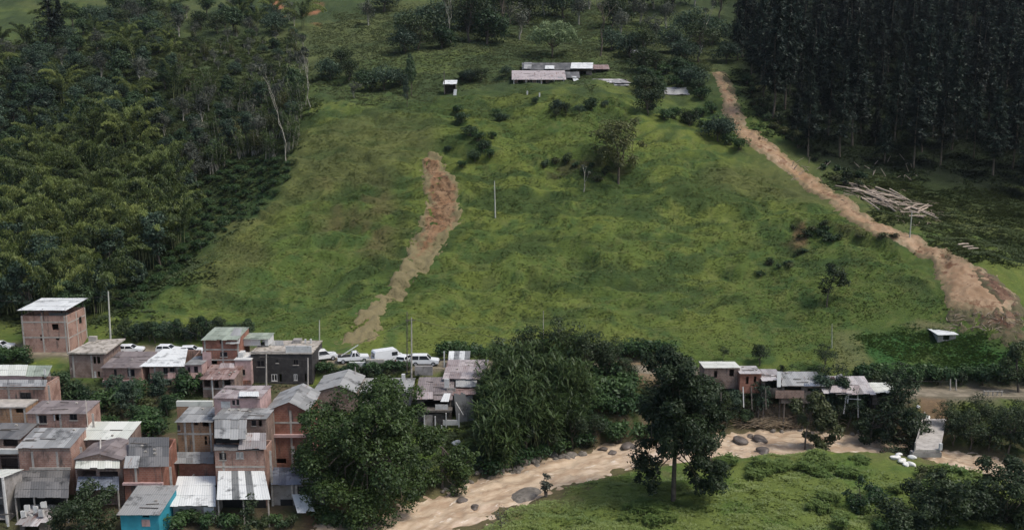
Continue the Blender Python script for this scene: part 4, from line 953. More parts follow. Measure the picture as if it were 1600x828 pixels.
h.pbox('shutter', W_white, 58, 650, 61, 661, 107.1, .08); h.pbox('shutter', W_white, 83.5, 648, 86, 657, 107.1, .08); h.pbox('gable_coping', W_conc, 133, 625, 137, 668, 107.1, .2)
h = Hut('black_roof_house', 'low house with black roof and white ledge at the left photo edge', (-45, 30), 684, 103.2, 4, back=661, wall=W_dull, roof=R_dark, holes=[(4, 684, 27, 697, 'open'), (-20, 684, -4, 697, 'open'), (0, 711, 27, 734, 'open'), (-35, 711, -10, 734, 'open')], over=(.3, .1, .3))  # roof sheets dark in themselves
h.weights(3)
h.pbox('white_ledge', W_white, -45, 702, 28, 709, 102.7, .5)
h = Hut('blank_brick_house', 'brick house with a blank wall and grey patched roof in the left rows', (28, 110), 697, 100.8, 4, back=669, wall=W_brick, roof=R_zinc, holes=[], over=(.35, .1, .12))
h.frame((29.5, 69, 108.5), ()); h.weights(5)
h.pbox('base_band', W_conc, 46, 730, 110, 734, 100.72, .1); h.pbox('cornice', W_dull, 28, 699, 110, 705, 100.74, .07)
h.sheet('lower_roof', R_dark, (24, 108, 757, 97.4), (28, 110, 735, 100.7), seed=26); h.sheet('front_roof', R_dark, (22, 107, 777, 94.6), (25, 108, 752, 97.7), seed=27, mode=(.9, 1.2, .3, .25, .7, 1.3, .4, .2))
h.pbox('inner_wall', W_black, 24, 765, 106, 840, 97.6, .2)  # back wall blackened to paint the shade under the front roof
for x in (24, 53, 104): h.post(x, 776, 838, 94.9, .13)
s_ = Hut('junk_lean_to', 'low lean to with torn whitish sheets below the blank brick house', (30, 74), 815, 92.8, 3.0, back=789, wall=W_wood, roof=R_patch, over=(.3, .1, .2), ragged=.5, holes=[(38, 817, 60, 840, 'open')], cat='shed')
for i, (x, y) in enumerate(((35, 799), (41, 790), (54, 792), (63, 797), (67, 785), (47, 805))):
    q = P(x, y, 93.3 + .25 * (i % 3)); m = MB(); r = random.Random(i); m.hexa([(q[0] + dx, q[1] + r.uniform(-.1, .1), q[2] - r.uniform(.5, .9)) for dx in (-.25, .3)] + [(q[0] + dx, q[1] + .25, q[2] - .8) for dx in (.3, -.25)], [(q[0] + dx, q[1] + r.uniform(-.1, .2), q[2] + r.uniform(-.1, .2)) for dx in (-.3, .25)] + [(q[0] + dx, q[1] + .3, q[2]) for dx in (.25, -.3)])
    tag(m.build('hanging_cloth', W_white), 'pale cloth or torn sheet draped over the low lean to', 'cloth', 'pale cloths on the lean to')
h = Hut('left_edge_hut', 'hut with pale roof edge and white corner post at the far left', (-70, 2), 745, 94.5, 4, back=733, wall=W_grey, roof=R_cream, over=(.3, .1, .3), open_front=True, cat='hut')
m = MB(); m.beam(P(4, 745, 94.2), P(13, 822, 93.6), .2); m.build('post', W_white, h.root); m = MB(); m.beam(P(-20, 806, 94), P(20, 802, 93), .12); m.build('rail', W_wood, h.root)
h = Hut('cream_gable_house', 'house with cream rear roof over two brown grey slopes in the left rows', (120, 198), 685, 104.4, 4.2, back=659, wall=W_dull, roof=R_cream, over=(.3, .1, .15), ragged=.12)
h.weights(2)
h = Hut('twin_slope_house', 'house with twin brown slopes above a pale ledge and blue grey awning', (116, 190), 717, 98.6, 5, wall=W_dull, roof=R_brown, form='gy', apex=(156, 708), over=(.2, .2, .1), holes=[(120, 734, 150, 744, 'open'), (166, 724, 178, 731, 'open'), (155, 736, 184, 745, 'open')])
h.sheet('ledge_roof', R_cream, (117, 187, 731, 97.6), (119, 187, 718, 98.7), seed=30, ragged=.15); h.sheet('awning', R_blue, (119, 186, 764, 96.2), (122, 186, 744, 98.5), seed=31, ragged=.25)
for x in (121, 184): h.post(x, 762, 830, 96.4, .14)
h.pbox('junk_shelf', W_white, 170, 764, 184, 768, 97.4, .3); m = MB(); m.beam(P(157, 684, 103.5), P(157, 712, 98.6), .16); m.build('ridge_cap', W_conc, h.root)
h = Hut('dark_roof_house', 'brick house with dark grey roof above the teal house', (192, 251), 728, 97.2, 5, back=684, wall=W_red, roof=R_dark, over=(.1, .1, .1), roofpx=(200, 264, 264, 201), ragged=.1)
h.frame((193.5, 249.5), ()); h.weights(5)
h.pbox('ledge', W_pink, 191, 754.5, 254, 758, 96.9, .35); h.pbox('white_tank', W_white, 248, 731, 254, 746, 97.6, .8); h.sheet('side_sheet', R_zinc, (193, 216, 731, 96.9), (196, 219, 712, 98.6), seed=33)
h = Hut('teal_house', 'small bright teal house with grey metal roof at the bottom of the settlement', (187.5, 247), 802, 91, 5.4, back=759, wall=W_teal, roof=R_zinc, over=(.3, .1, .3), ragged=.03, mode=(.55, .65, .6), holes=[(222, 805, 233, 808, 'open')])
h.weights(3)
q = P(228, 818, 90.97); m = MB(); m.box(q[0] - .45, q[0] + .45, 90.96, 90.995, q[2] - .3, q[2] + .5); m.build('pink_notice', W_pink, h.root)
# ------------------------------------------------------------------ shacks along the road and the river bank
h = Hut('grey_ridge_house', 'house with smooth grey ridged roof behind the crown of the big dense tree', (490, 555), 612, 124, 8, wall=W_dull, roof=R_zinc, form='gy', apex=(529, 602), over=(.2, .2, .2), ragged=.03, mode=(.85, .8, .9))
h = Hut('low_slab_house', 'low long house with pale grey slab roof between ridged roof and rusty shack', (560, 642), 612, 127, 5.6, back=591, wall=W_grey, roof=R_zinc, over=(.2, .1, .1), ragged=.04, mode=(.9, 1.0, .95), holes=[(600, 616, 612, 628, 'open')])
h.weights(3)
h.pbox('white_parapet', W_white, 549, 602, 560, 616, 127.2, .8); m = MB(); q = P(630, 588, 130); m.box(q[0] - .25, q[0] + .25, 130, 130.5, q[2] - .6, q[2] + .3); m.build('roof_vent', W_white, h.root)
h = Hut('rusty_shack', 'brown tin shack on stilts with an open dark front above the river bank', (652, 704), 621, 122.4, 5.6, back=590, wall=W_wood, roof=R_brown, over=(.5, .1, .3), ragged=.3, holes=[(663, 624, 702, 636, 'open'), (672, 652, 684, 668, 'open')], below=.2)
h.weights(5)
h.sheet('eave_patch', R_pink, (650, 676, 623.5, 121.6), (652, 676, 612, 123.4), seed=41); h.sheet('torn_sheet', R_white, (688, 701, 627, 121.4), (694, 704, 614, 122.8), seed=42, ragged=.3); h.pbox('white_sheet', W_white, 694, 592, 702, 606, 124.4, .3)
h.pbox('balcony_floor', W_wood, 662, 641, 706, 644, 120.8, 1.6); h.pbox('balcony_wall', W_grey, 664, 648, 676, 670, 120.9, .12); h.pbox('balcony_wall', W_white, 692, 656, 717, 664, 120.7, .12); h.pbox('laundry_panel', W_white, 680, 632, 700, 642, 121.2, .08); h.pbox('boards', W_wood, 676, 646, 694, 664, 121.3, .1)
for x, y0, y1 in ((663, 648, 672), (680, 650, 672), (697, 645, 684), (717, 646, 696), (690, 664, 690)): h.post(x, y0, y1, 120.75, .16, mat=W_white)
h = Hut('tin_wall_shack', 'shack with faded pink roof and tall grey corrugated wall hanging above the bank', (706, 752), 590, 127, 6.4, back=563, wall=W_wood, roof=R_pink, over=(.4, .2, .4), ragged=.25, roofpx=(691, 756, 764, 700), below=.2)
h.weights(5)
h.sheet('lower_roof', R_rust, (706, 744, 616, 123.2), (706, 742, 603, 126.6), seed=43, ragged=.35); h.sheet('lower_roof', R_zinc, (712, 744, 604, 125.4), (712, 746, 592, 126.9), seed=44)
h.sheet('side_sheet', R_pink, (738, 752, 606, 126), (745, 762, 583, 129), seed=45, ragged=.3)
m = MB(); r = random.Random(3)
for i in range(8):
    a, b = P(711 + i * 3.6, 616 + r.uniform(-3, 3), 122.6 + .12 * i), P(717 + i * 3.3, 690 - abs(i - 3) * 5 + r.uniform(-6, 6), 122.3 + .12 * i); m.beam(a, b, .36, .04)
m.build('corrugated_wall', R_zinc, h.root); m = MB(); m.beam(P(712, 628, 121.8), P(724, 648, 121.6), .18, .05); m.build('broken_gutter', W_white, h.root)
h.pbox('grey_side', W_grey, 698, 606, 712, 634, 124.2, .2)
h = Hut('roadside_stall', 'small roadside stall with three pale roof panels above the pink shack roof', (701, 733), 562, 135.0, 2.4, back=549, wall=W_wood, roof=R_stripe, over=(.2, .1, .1), ragged=.03, mode=(.95, .2, .9, .15, 1.0), cat='stall', open_front=True)
h.post(694, 549, 575, 135.4, .2, mat=W_white)
# row of shacks over the right bank
SG = 'shacks on the far bank right of the tall tree'
h = Hut('cream_roof_shack', 'shack with bright cream roof at the left end of the riverbank row', (1101, 1156), 574, 128.6, 3.6, back=565, wall=W_dull, roof=R_cream, over=(.3, .1, .15), ragged=.02, mode=(.9, 1.0), holes=[(1140, 577, 1147, 588, 'open'), (1116, 579, 1121, 590, 'open')], base=P(0, 607, 128.6)[2])
h = Hut('white_patch_shack', 'reddish shack with peeling white and grey roof next to the cream one', (1156.5, 1190), 583, 127.4, 3.4, back=572, wall=W_red, roof=R_patch, over=(.3, .1, .1), ragged=.2, holes=[(1166, 588, 1170, 600, 'open'), (1178, 588, 1182, 598, 'open')], mode=(1.0, .9, .7, .95), base=P(0, 614, 127.4)[2])
h.weights(3)
h = Hut('patched_roof_shack', 'shack with patched pink and white roof in the middle of the riverbank row', (1190, 1222), 592, 127, 3.4, back=577, wall=W_wood, roof=R_patch, over=(.4, .1, .1), ragged=.35, holes=[(1196, 595, 1216, 606, 'open')], base=P(0, 621, 127)[2]); h.sheet('hanging_sheet', R_white, (1214, 1220, 604, 126.4), (1214, 1221, 580, 126.9), seed=50)
h.weights(3)
h = Hut('long_grey_shack', 'longest grey tin roof shack of the riverbank row', (1222, 1288), 601, 126.6, 3.8, back=581, wall=W_wood, roof=R_zinc, over=(.35, .1, .1), ragged=.12, mode=(.85, .5, .9, .95, .7), holes=[(1226, 604, 1252, 616, 'open'), (1262, 606, 1280, 611, 'open')], base=P(0, 630, 126.6)[2])
h.weights(5)
h.pbox('brick_panel', W_dull, 1212, 610, 1256, 622, 126.3, .1); h.sheet('end_sheet', R_blue, (1256, 1284, 603, 126.2), (1256, 1284, 586, 129.6), seed=51)
h = Hut('rust_patch_shack', 'shack with rust pink patchwork roof on white stilts over a black void', (1289, 1363), 612, 125.6, 4, back=588, wall=W_black, roof=R_patch, over=(.5, .1, .3), ragged=.35, base=P(0, 640, 125.6)[2], open_front=True); h.sheet('torn_sheet', R_pink, (1296, 1340, 614, 124.9), (1300, 1344, 602, 126.4), seed=52, ragged=.4)  # black walls paint the shade of the void below the roof
h.weights(5)
for a, b, y in ((1323, 1318, 646), (1340, 1341, 652), (1326, 1324, 630)): m = MB(); m.beam(P(a, 612, 125.4), P(b, y, 125.2), .16); m.build('stilt', W_white, h.root)
m = MB(); m.beam(P(1318, 622, 125.3), P(1345, 624, 125.3), .1); m.build('crossbar', W_white, h.root)
for i, (x, y) in enumerate(((1292, 588), (1300, 591), (1312, 588), (1318, 597), (1307, 598))):
    q = P(x, y, 128); m = MB(); r = random.Random(i + 9); m.hexa([(q[0] - .5, q[1] - .3, q[2] - .5), (q[0] + .5, q[1] - .3, q[2] - .45), (q[0] + .5, q[1] + .4, q[2] - .4), (q[0] - .5, q[1] + .4, q[2] - .4)], [(q[0] - .4, q[1] - .25, q[2] + r.uniform(0, .3)), (q[0] + .35, q[1] - .2, q[2] + r.uniform(0, .3)), (q[0] + .4, q[1] + .3, q[2] + r.uniform(0, .4)), (q[0] - .4, q[1] + .3, q[2] + .1)]); m.build('roof_scrap', (R_white, R_rust)[i % 2], h.root)
h = Hut('cream_end_shack', 'low shack with dirty cream roof at the right end of the riverbank row', (1364, 1402), 612, 126.4, 3.2, back=598, wall=W_wood, roof=R_cream, over=(.3, .1, .1), ragged=.3, holes=[(1370, 614, 1390, 622, 'open')], base=P(0, 632, 126.4)[2])
for i, (x, y0, Y) in enumerate(((1104, 600, 128.8), (1150, 600, 128.8), (1164, 606, 127.6), (1187, 606, 127.6), (1194, 614, 127.2), (1219, 614, 127.2), (1226, 622, 126.8), (1256, 622, 126.8), (1285, 622, 126.8), (1367, 626, 126.6), (1399, 626, 126.6))):
    q = P(x, y0, Y); m = MB(); m.box(q[0] - .1, q[0] + .1, Y - .1, Y + .1, tzf(q[0], Y) - .4, q[2]); tag(m.build('stilt_post', W_wood), 'dark wooden stilt carrying the riverbank shack row', 'post', 'stilts of the riverbank shacks')
for i, (x, y0, y1) in enumerate(((1161, 604, 636), (1126, 600, 626), (1174, 604, 640), (1196, 606, 640))): m = MB(); m.beam(P(x, y0, 126.2), P(x + 1, y1, 125.6), .13); tag(m.build('prop_post', W_wood if i else W_white), ('dark timber prop under the riverbank shack row', 'tall white prop post under the reddish patched shack')[i == 0], 'post', 'props under the riverbank shacks')
# farm on the spur
g = G(850, 131); FY = g[1]
h = Hut('farm_front_house', 'long low farmhouse with pale tin roof and open veranda on the spur top', (803, 881), 123, FY, 6, back=111, wall=W_dull, roof=R_pink, over=(1.0, .1, .6), ragged=.06, mode=(.95, 1.0, .9), holes=[(809, 124.5, 818, 134, 'open'), (824, 124.5, 832, 133, 'white'), (838, 125, 844, 133, 'white'), (848, 124.5, 853, 135, 'open'), (858, 125, 863, 133, 'white'), (868, 125, 871, 135, 'open')])
h.weights(3)
for x in (803, 822, 846, 866, 881): h.post(x, 122, 134, FY - .8, .16, mat=W_white)
h.pbox('white_wall', W_white, 872, 121, 880, 133, FY - .06, .05)
h = Hut('farm_back_house', 'dark roofed farm building with a bright tin end behind the long farmhouse', (818, 925), 109, FY + 9, 7, back=99, wall=W_wood, roof=R_dark, over=(.4, .2, .4), ragged=.2, holes=[(890, 111, 900, 118, 'open'), (906, 111, 916, 120, 'open')]); h.sheet('bright_sheet', R_white, (891, 926, 107.5, FY + 8), (893, 927, 98.5, FY + 15), seed=60, mode=(.8, .9, .4)); h.sheet('patch_sheet', R_white, (851, 866, 108, FY + 8.2), (852, 866, 103, FY + 11), seed=61, mode=(.6, .8)); h.sheet('patch_sheet', R_zinc, (818, 830, 108, FY + 8.2), (819, 831, 98, FY + 14), seed=62)
h.weights(4)
h = Hut('farm_side_shed', 'small dark shed at the right end of the farm buildings', (929, 951), 108, FY + 10, 4, back=102, wall=W_wood, roof=R_rust, over=(.4, .2, .3), cat='shed', open_front=True)
h = Hut('collapsed_tin_shed', 'collapsed shed of scattered pale tin sheets right of the farmhouse', (930, 982), 129, FY - 1, 4, back=124, wall=W_wood, roof=R_patch, over=(.5, .2, .4), ragged=.7, cat='shed', roofpx=(924, 986, 972, 926)); h.sheet('fallen_sheet', R_white, (943, 953, 137, FY - 2.5), (940, 955, 128, FY - .8), seed=64); h.sheet('fallen_sheet', R_zinc, (960, 984, 134, FY - 2.2), (956, 974, 126, FY), seed=65)
m = MB(); q = P(914, 142, FY - 3); m.box(q[0] - 1.1, q[0] + 1.1, q[1] - .8, q[1] + .8, tzf(q[0], q[1]) - .3, P(914, 131.5, FY - 3)[2]); wt = m.build('water_tank', W_conc); tag(wt, 'small pale concrete water tank below the farmyard', 'tank'); m = MB(); m.box(q[0] - 1.25, q[0] + 1.25, q[1] - .95, q[1] + .95, P(914, 131.5, FY - 3)[2] + .003, P(914, 130.7, FY - 3)[2]); m.build('lid', W_conc).parent = wt
q = P(900, 126, FY + 2); h = Hut('farm_lean_to', 'low dark lean to with a white flap between the farmhouse and the tin scraps', (884, 905), 121, FY + 3, 4, back=113, wall=W_wood, roof=R_dark, over=(.5, .1, .2), cat='shed', open_front=True); h.sheet('white_flap', R_white, (896, 906, 126.5, FY + 2), (894, 900, 120, FY + 3), seed=66)
g = G(704, 148); h = Hut('pasture_hut', 'tiny hut with a bent white sheet roof left of the farm', (694, 712), 131, g[1], 3, back=126, wall=W_wood, roof=R_white, over=(.5, .2, .3), ragged=.3, cat='hut', open_front=True); h.sheet('hanging_sheet', R_white, (708, 713, 151, g[1] - .6), (709, 714, 140, g[1] - .4), seed=67); h.post(694, 111, 146, g[1] - .2, .22, mat=W_wood)
g = G(1058, 152); h = Hut('hollow_hut', 'small hut with pale domed tin roof in the bushes right of the farm', (1041, 1074), 146, g[1] + 1, 5, back=137, wall=W_grey, roof=R_zinc, form='gx', over=(.5, .5, .5), ragged=.25, cat='hut', mode=(.9, 1.3, .8), holes=[(1046, 147, 1054, 153, 'open')])
g = G(1014, 90); h = Hut('wood_edge_hut', 'pale walled hut half hidden under the trees above the farm', (985, 999), 83, g[1] + 4, 4, back=78, wall=W_white, roof=R_dark, over=(.4, .2, .3), cat='hut')
g = G(1482, 533); h = Hut('white_track_shed', 'isolated shed with bent white roof at the foot of the mudflow', (1466, 1494), 522, g[1], 3, back=514, wall=W_grey, roof=R_white, over=(.4, .2, .3), ragged=.2, cat='shed', holes=[(1474, 524, 1484, 531, 'open')])
# ------------------------------------------------------------------ single trees and bushes
L_cane = leaf_mat('cane_blades', (.016, .036, .013), (.078, .120, .036), .3)
L_umb = leaf_mat('umbrella_leaves', (.10, .15, .065), (.24, .31, .16), .25)
L_fresh = leaf_mat('fresh_blades', (.060, .105, .026), (.130, .180, .048), .15, .15, True)
def px_tree(name, label, cat, Y, base, clumps, L, dens, ml, mw, trunk, tr, seed, group=None, depthk=1.0):
    x, _, _ = P(base[0], base[1], Y); o = empty(name, (x, Y, tzf(x, Y)), label, cat, group)
    crown_px(o, seed, Y, base, clumps, L, dens, ml, mw, trunk, tr, depthk); return o
px_tree('tall_tree', 'tall dark tree standing alone on the near meadow bank with its bare trunk showing', 'tree', 99.5, (1052, 785),
    [(1055,562,16),(1038,582,22),(1075,585,22),(1022,612,24),(1058,615,28),(1095,608,20),(1010,642,20),(1045,650,26),(1085,645,26),(1112,640,15),(1030,680,22),(1072,678,20),(1106,672,20),(1122,668,10),
     (1006,702,18),(1006,726,17),(1018,744,13),(998,744,9),(1098,705,19),(1106,730,19),(1095,752,13),(1120,746,10),(1084,700,12),(1028,704,9)], .40, 135, L_dark, M_bark, [(1052,787),(1053,745),(1055,695),(1052,640),(1056,590)], .32, 11)
px_tree('dense_tree', 'huge dense round tree overhanging the river beside the striped roof house', 'tree', 100.5, (600, 822),
    [(590,622,24),(560,632,26),(622,637,24),(520,647,26),(560,662,32),(606,667,32),(645,655,18),(500,682,24),(540,697,32),(590,707,34),(635,692,28),(660,684,20),(495,722,22),(540,737,30),(590,747,34),(635,737,30),(520,767,22),(560,782,26),(600,787,26),(640,770,22),(484,652,13),(480,700,13),(530,795,14),(500,745,15)], .42, 70, L_mango, M_bark, [(600,826),(599,770),(600,710),(590,650)], .5, 12)
px_tree('lobed_tree', 'smaller dense tree right of the huge round tree at the river edge', 'tree', 106, (690, 770),
    [(690,692,22),(715,707,20),(670,717,24),(704,735,22),(680,748,20),(730,730,13),(655,745,18),(716,753,11),(738,712,9)], .42, 75, L_mango, M_bark, [(692,775),(690,740),(692,700)], .28, 13)
px_tree('corner_bush', 'big dark glossy bush at the bottom edge left of the taller corner bush', 'bush', 93.5, (1450, 850), [(1420,800,30),(1462,778,31),(1440,822,34),(1502,795,34),(1480,832,32),(1400,828,21),(1438,780,16),(1478,758,16)], .4, 125, L_dark, M_bark, [(1455,855),(1456,820),(1460,790)], .2, 14)
px_tree('corner_bush', 'taller big dark glossy bush in the lower right corner reaching above the river', 'bush', 94.5, (1560, 850), [(1545,765,32),(1582,752,28),(1562,800,39),(1530,825,34),(1603,785,37),(1560,742,16),(1600,735,16),(1590,825,34),(1520,770,18),(1625,760,28)], .4, 125, L_dark, M_bark, [(1565,855),(1565,820),(1563,780)], .25, 15)
px_tree('sapling', 'thin sapling with tiered leaf plates on the near meadow', 'tree', 97.5, (1347, 812), [(1340,753,9),(1324,768,7),(1358,760,8),(1346,783,7),(1334,790,6),(1362,778,5)], .34, 110, L_mid, M_bark, [(1347,814),(1345,780),(1341,752)], .07, 16)
px_tree('light_tree', 'light green thin crowned tree at the river edge in front of the shack row', 'tree', 119, (1257, 708), [(1275,624,14),(1260,640,14),(1292,646,15),(1276,664,15),(1302,668,13),(1252,660,10),(1296,690,11),(1274,690,10),(1288,630,12)], .5, 130, L_olive, M_bark, [(1257,710),(1259,680),(1266,640)], .16, 17)
px_tree('bank_tree', 'dark spreading tree on the bank left of the concrete bridge', 'tree', 121.5, (1355, 700), [(1404,602,13),(1412,625,16),(1400,650,20),(1374,662,18),(1353,667,16),(1426,652,16),(1440,665,14),(1345,685,14),(1385,686,18),(1412,686,14),(1338,666,10),(1430,680,11),(1416,590,8)], .42, 75, L_dark, M_bark, [(1354,702),(1362,670),(1385,650)], .2, 18)
g = G(1588, 612)
px_tree('edge_tree', 'broad dark tree at the right photo edge above the road', 'tree', 131, (1590, 612), [(1580,545,13),(1596,560,16),(1572,568,13),(1605,545,15),(1586,580,13),(1600,590,12),(1566,585,8)], .45, 55, L_dark, M_bark, [(1592,616),(1590,590),(1588,560)], .2, 19)
g = G(862, 90)
px_tree('umbrella_tree', 'flat topped umbrella shaped tree behind the farmhouse', 'tree', g[1], (862, 92), [(830,58,8),(840,51,9),(855,47,10),(870,47,10),(884,51,9),(894,58,8),(850,60,8),(872,61,8),(905,63,4),(862,55,9)], .6, 30, L_umb, M_bark, [(863,93),(863,75),(862,58)], .3, 20)
K_hol = Kind(2, lambda o, i: build_broad(o, 290 + i, 4.6, 3.6, .1, 16, 120, .5, (L_mid, L_lush)[i], M_bark, .8))
K_dark = Kind(4, lambda o, i: build_broad(o, 250 + i, (10, 12, 8, 14)[i], (4.2, 4.8, 3.8, 5.0)[i], (.8, 1.5, .3, 3)[i], 15, 150, .5, L_dark, M_bark))
def put(kind, i, px, py, name, label, cat, group=None, sc=1.0, dy=0):
    x, y, z = G(px, py); y += dy; kind.place(i, name, (x, y, tzf(x, y)), label, cat, group, R_.uniform(0, 6.28), sc)
# upper slope
for i, (x, y, s) in enumerate(((632,84,1.15),(655,80,1.5),(690,76,1.2),(678,62,1.6),(640,60,1.3),(700,50,1.4))): put(K_round, i, x, y, 'dark_tree', 'dark rounded tree in the clump left of the pale trunk on the upper slope', 'tree', 'dark clump left of the pale trunk', s)
for i, (x, y, s) in enumerate(((735,66,1.4),(760,70,1.5),(785,58,1.4),(745,45,1.4),(772,36,1.4),(728,50,1.3),(795,40,1.3),(755,20,1.3))): put((K_dark, K_round)[i % 2], i + 1, x, y, 'dark_tree', 'dark tree of the shaded clump above the farm pasture', 'tree', 'shaded clump above the farm', s * 1.2)
for i, (x, y, s) in enumerate(((985,90,1.1),(1005,98,1.0),(1022,70,1.2),(1050,85,1.1),(1068,100,1.0),(1092,98,1.2),(1040,45,1.2),(1080,60,1.3),(1112,70,1.3),(1125,30,1.3),(1000,40,1.2),(1135,100,.9))): put((K_round, K_dark, K_gray, K_round)[i % 4], i, x, y, 'wood_tree', 'dull tree in the wood between farm and pine plantation', 'tree', 'wood right of the farm', s)
for i, (x, y, s) in enumerate(((812,62,1.1),(828,40,1.2),(850,25,1.1),(880,30,1.2),(905,40,1.0),(960,45,1.1),(920,15,1.2),(990,20,1.2),(1020,15,1.2),(1050,20,1.2),(1085,12,1.2),(600,20,1.0),(575,40,.8),(860,5,1.2),(800,20,1.2),(955,80,.7),(970,60,.9))): put((K_gray, K_round)[i % 2], i, x, y, 'ridge_tree', 'hazy grey green tree along the top of the slope above the farm', 'tree', 'hazy trees above the farm', s * 1.35)
for i, (x, y, s) in enumerate(((515,125,.9),(548,128,.8),(572,142,.95),(600,142,.9),(625,135,.7),(535,110,.8))): put(K_round, i, x, y, 'pasture_tree', 'low rounded tree in the hazy clump on the upper pasture', 'tree', 'hazy clump on the upper pasture', s)
put(K_gray, 0, 553, 154, 'grey_bush', 'pale grey bush below the hazy clump on the upper pasture', 'bush', None, .55)
for i, (x, y, s) in enumerate(((643,150,.75),(640,128,.7),(636,168,.45))): put(K_mid, i, x, y, 'slender_tree', 'slender loose tree between hazy clump and tiny pasture hut', 'tree', 'slender trees left of the pasture hut', (s * .6, s * .6, s * 1.3))
for i, (x, y, s) in enumerate(((735,130,.55),(752,128,.5),(722,128,.45),(790,120,.4))): put(K_round, i, x, y, 'field_bush', 'dark bush on the field edge between pasture hut and farm', 'bush', 'bushes between pasture hut and farm', s)
for i, (x, y, s) in enumerate(((720,192,.75),(716,178,.7),(735,215,.75),(748,222,.7),(742,252,.75),(765,250,.6),(757,235,.7),(722,262,.5),(780,190,.6),(775,180,.5),(790,188,.45),(770,218,.5),(700,240,.4))): put((K_hol, K_lush)[i % 2], i, x, y, 'hollow_bush', 'scrubby bush in the hollow above the pale utility pole', 'bush', 'scrub above the utility pole', s * (1.5 if i % 2 else .8))
for i, (x, y, s) in enumerate(((872,178,.5),(885,182,.42),(925,172,.5),(905,178,.3),(945,168,.25),(868,186,.3),(838,163,.3))): put(K_round, i, x, y, 'knoll_bush', 'small dark round bush on the knoll below the farmhouse', 'bush', 'bushes below the farmhouse', s)
for i, (x, y, s) in enumerate(((850,262,1.2),(868,258,1.2),(885,256,1.3),(900,262,1.1),(915,275,1.4),(932,285,1.3),(945,275,1.1),(925,262,1.0))): put(K_shrub, i, x, y, 'bank_shrub', 'shrub on the dark broken bank beside the lone spur tree', 'shrub', 'shrubs on the broken bank', s)
for i, (x, y, s) in enumerate(((905,300,1.),(913,296,1.))):
    pass
g = G(966, 287); px_tree('lone_tree', 'lone open crowned tree halfway up the grassy spur', 'tree', g[1], (966, 287), [(935,215,12),(950,200,12),(970,194,13),(988,206,12),(997,228,9),(975,220,12),(945,234,12),(960,246,10),(985,250,9),(930,230,7),(957,214,13),(993,192,7),(968,255,8)], .55, 24, L_olive, M_bark, [(966,288),(967,262),(965,232)], .3, 31)
g = G(1291, 480); px_tree('thin_tree', 'small thin leaved dark tree on the lower right pasture', 'tree', g[1], (1291, 480), [(1292,437,10),(1305,428,12),(1321,432,10),(1311,448,10),(1291,456,9),(1301,418,8),(1328,442,6),(1284,446,6)], .4, 70, L_dark, M_bark, [(1291,481),(1294,458),(1302,435)], .15, 32)
o = empty('leafless_tree', G(938, 88), 'tall leafless tree right of the umbrella tree', 'tree'); build_bare(o, 33, 19, 6.0, L_gray, M_bark, 4, 8, .5, .3)
for i, (x, y, H, lab) in enumerate(((705, 68, 17, 'pale thin trunk tree at the edge of the shaded clump'), (447, 255, 24, 'tall pale bare tree at the left pasture edge below the cane'), (483, 172, 16, 'pale thin tree at the top left corner of the pasture'), (1096, 84, 17, 'pale leaning trunk at the edge of the wood'), (912, 302, 6, 'short pale forked stump tree left of the lone spur tree'))):
    o = empty('pale_tree', G(x, y), lab, 'tree'); build_bare(o, 40 + i, H, H * .16, L_gray, M_pale, 3, 30 if i < 4 else 4, .5, .16)
for i, (x, y, s) in enumerate(((80,75,1.0),(95,70,.85))): put(K_pine, i, x, y, 'dark_conifer', 'dark conifer standing above the upper left bamboo', 'tree', 'conifers at the upper left', s)
# foot of the hill, road side
for i in range(22):
    x = 196 + i * 9.3; put((K_dark, K_mid)[i % 2], i, x, 531 + (i % 3) * 3, 'roadside_tree', 'dark bushy tree in the row behind the white roofed houses', 'tree', 'trees behind the upper house row', R_.uniform(.28, .5))
for i, (x, y, s) in enumerate(((1186,572,.42),(1288,582,.4),(1222,580,.16),(1130,566,.2))): put(K_dark, i, x, y, 'verge_tree', ('round dark tree at the foot of the pasture above the cream roof', 'round dark tree at the foot of the pasture above the long grey shack', 'tiny bush on the verge between two round dark trees', 'tiny bush on the verge near the cream roof')[i], 'tree', None, s)
for i in range(26):
    x = 690 + i * 14.2; put((K_shrub, K_lush)[i % 2], i, x, 556 + 6 * (i % 2), 'verge_bush', 'bush in the low hedge along the foot of the hill', 'bush', 'hedge along the foot of the hill', R_.uniform(.9, 1.7))
for i in range(24):
    x = 1340 + i * 11.5; put((K_shrub, K_lush)[i % 2], i, x, 596 + 3 * (i % 3), 'hedge_bush', 'bush in the dark hedge above the right road', 'bush', 'hedge above the right road', R_.uniform(.9, 1.5))
for i, (x, y) in enumerate(((497,580),(508,584),(520,586),(532,588),(545,590),(556,590),(568,588),(580,586),(592,588),(604,586),(616,584),(628,582),(505,574),(552,582),(610,576),(622,574),(636,578),(515,594),(575,596),(600,580))): put((K_shrub, K_lush, K_shrub)[i % 3], i, x, y, 'garden_bush', 'dark bush in the hedge between the parked cars and the grey roofs', 'bush', 'hedge below the parked cars', R_.uniform(.6, 1.05))
for i in range(9): put((K_shrub, K_lush)[i % 2], i, -20 + i * 8, 562 + (i % 3) * 4, 'verge_hedge', 'dark hedge bush below the road at the left photo edge', 'bush', 'hedge below the left road', R_.uniform(.8, 1.2))
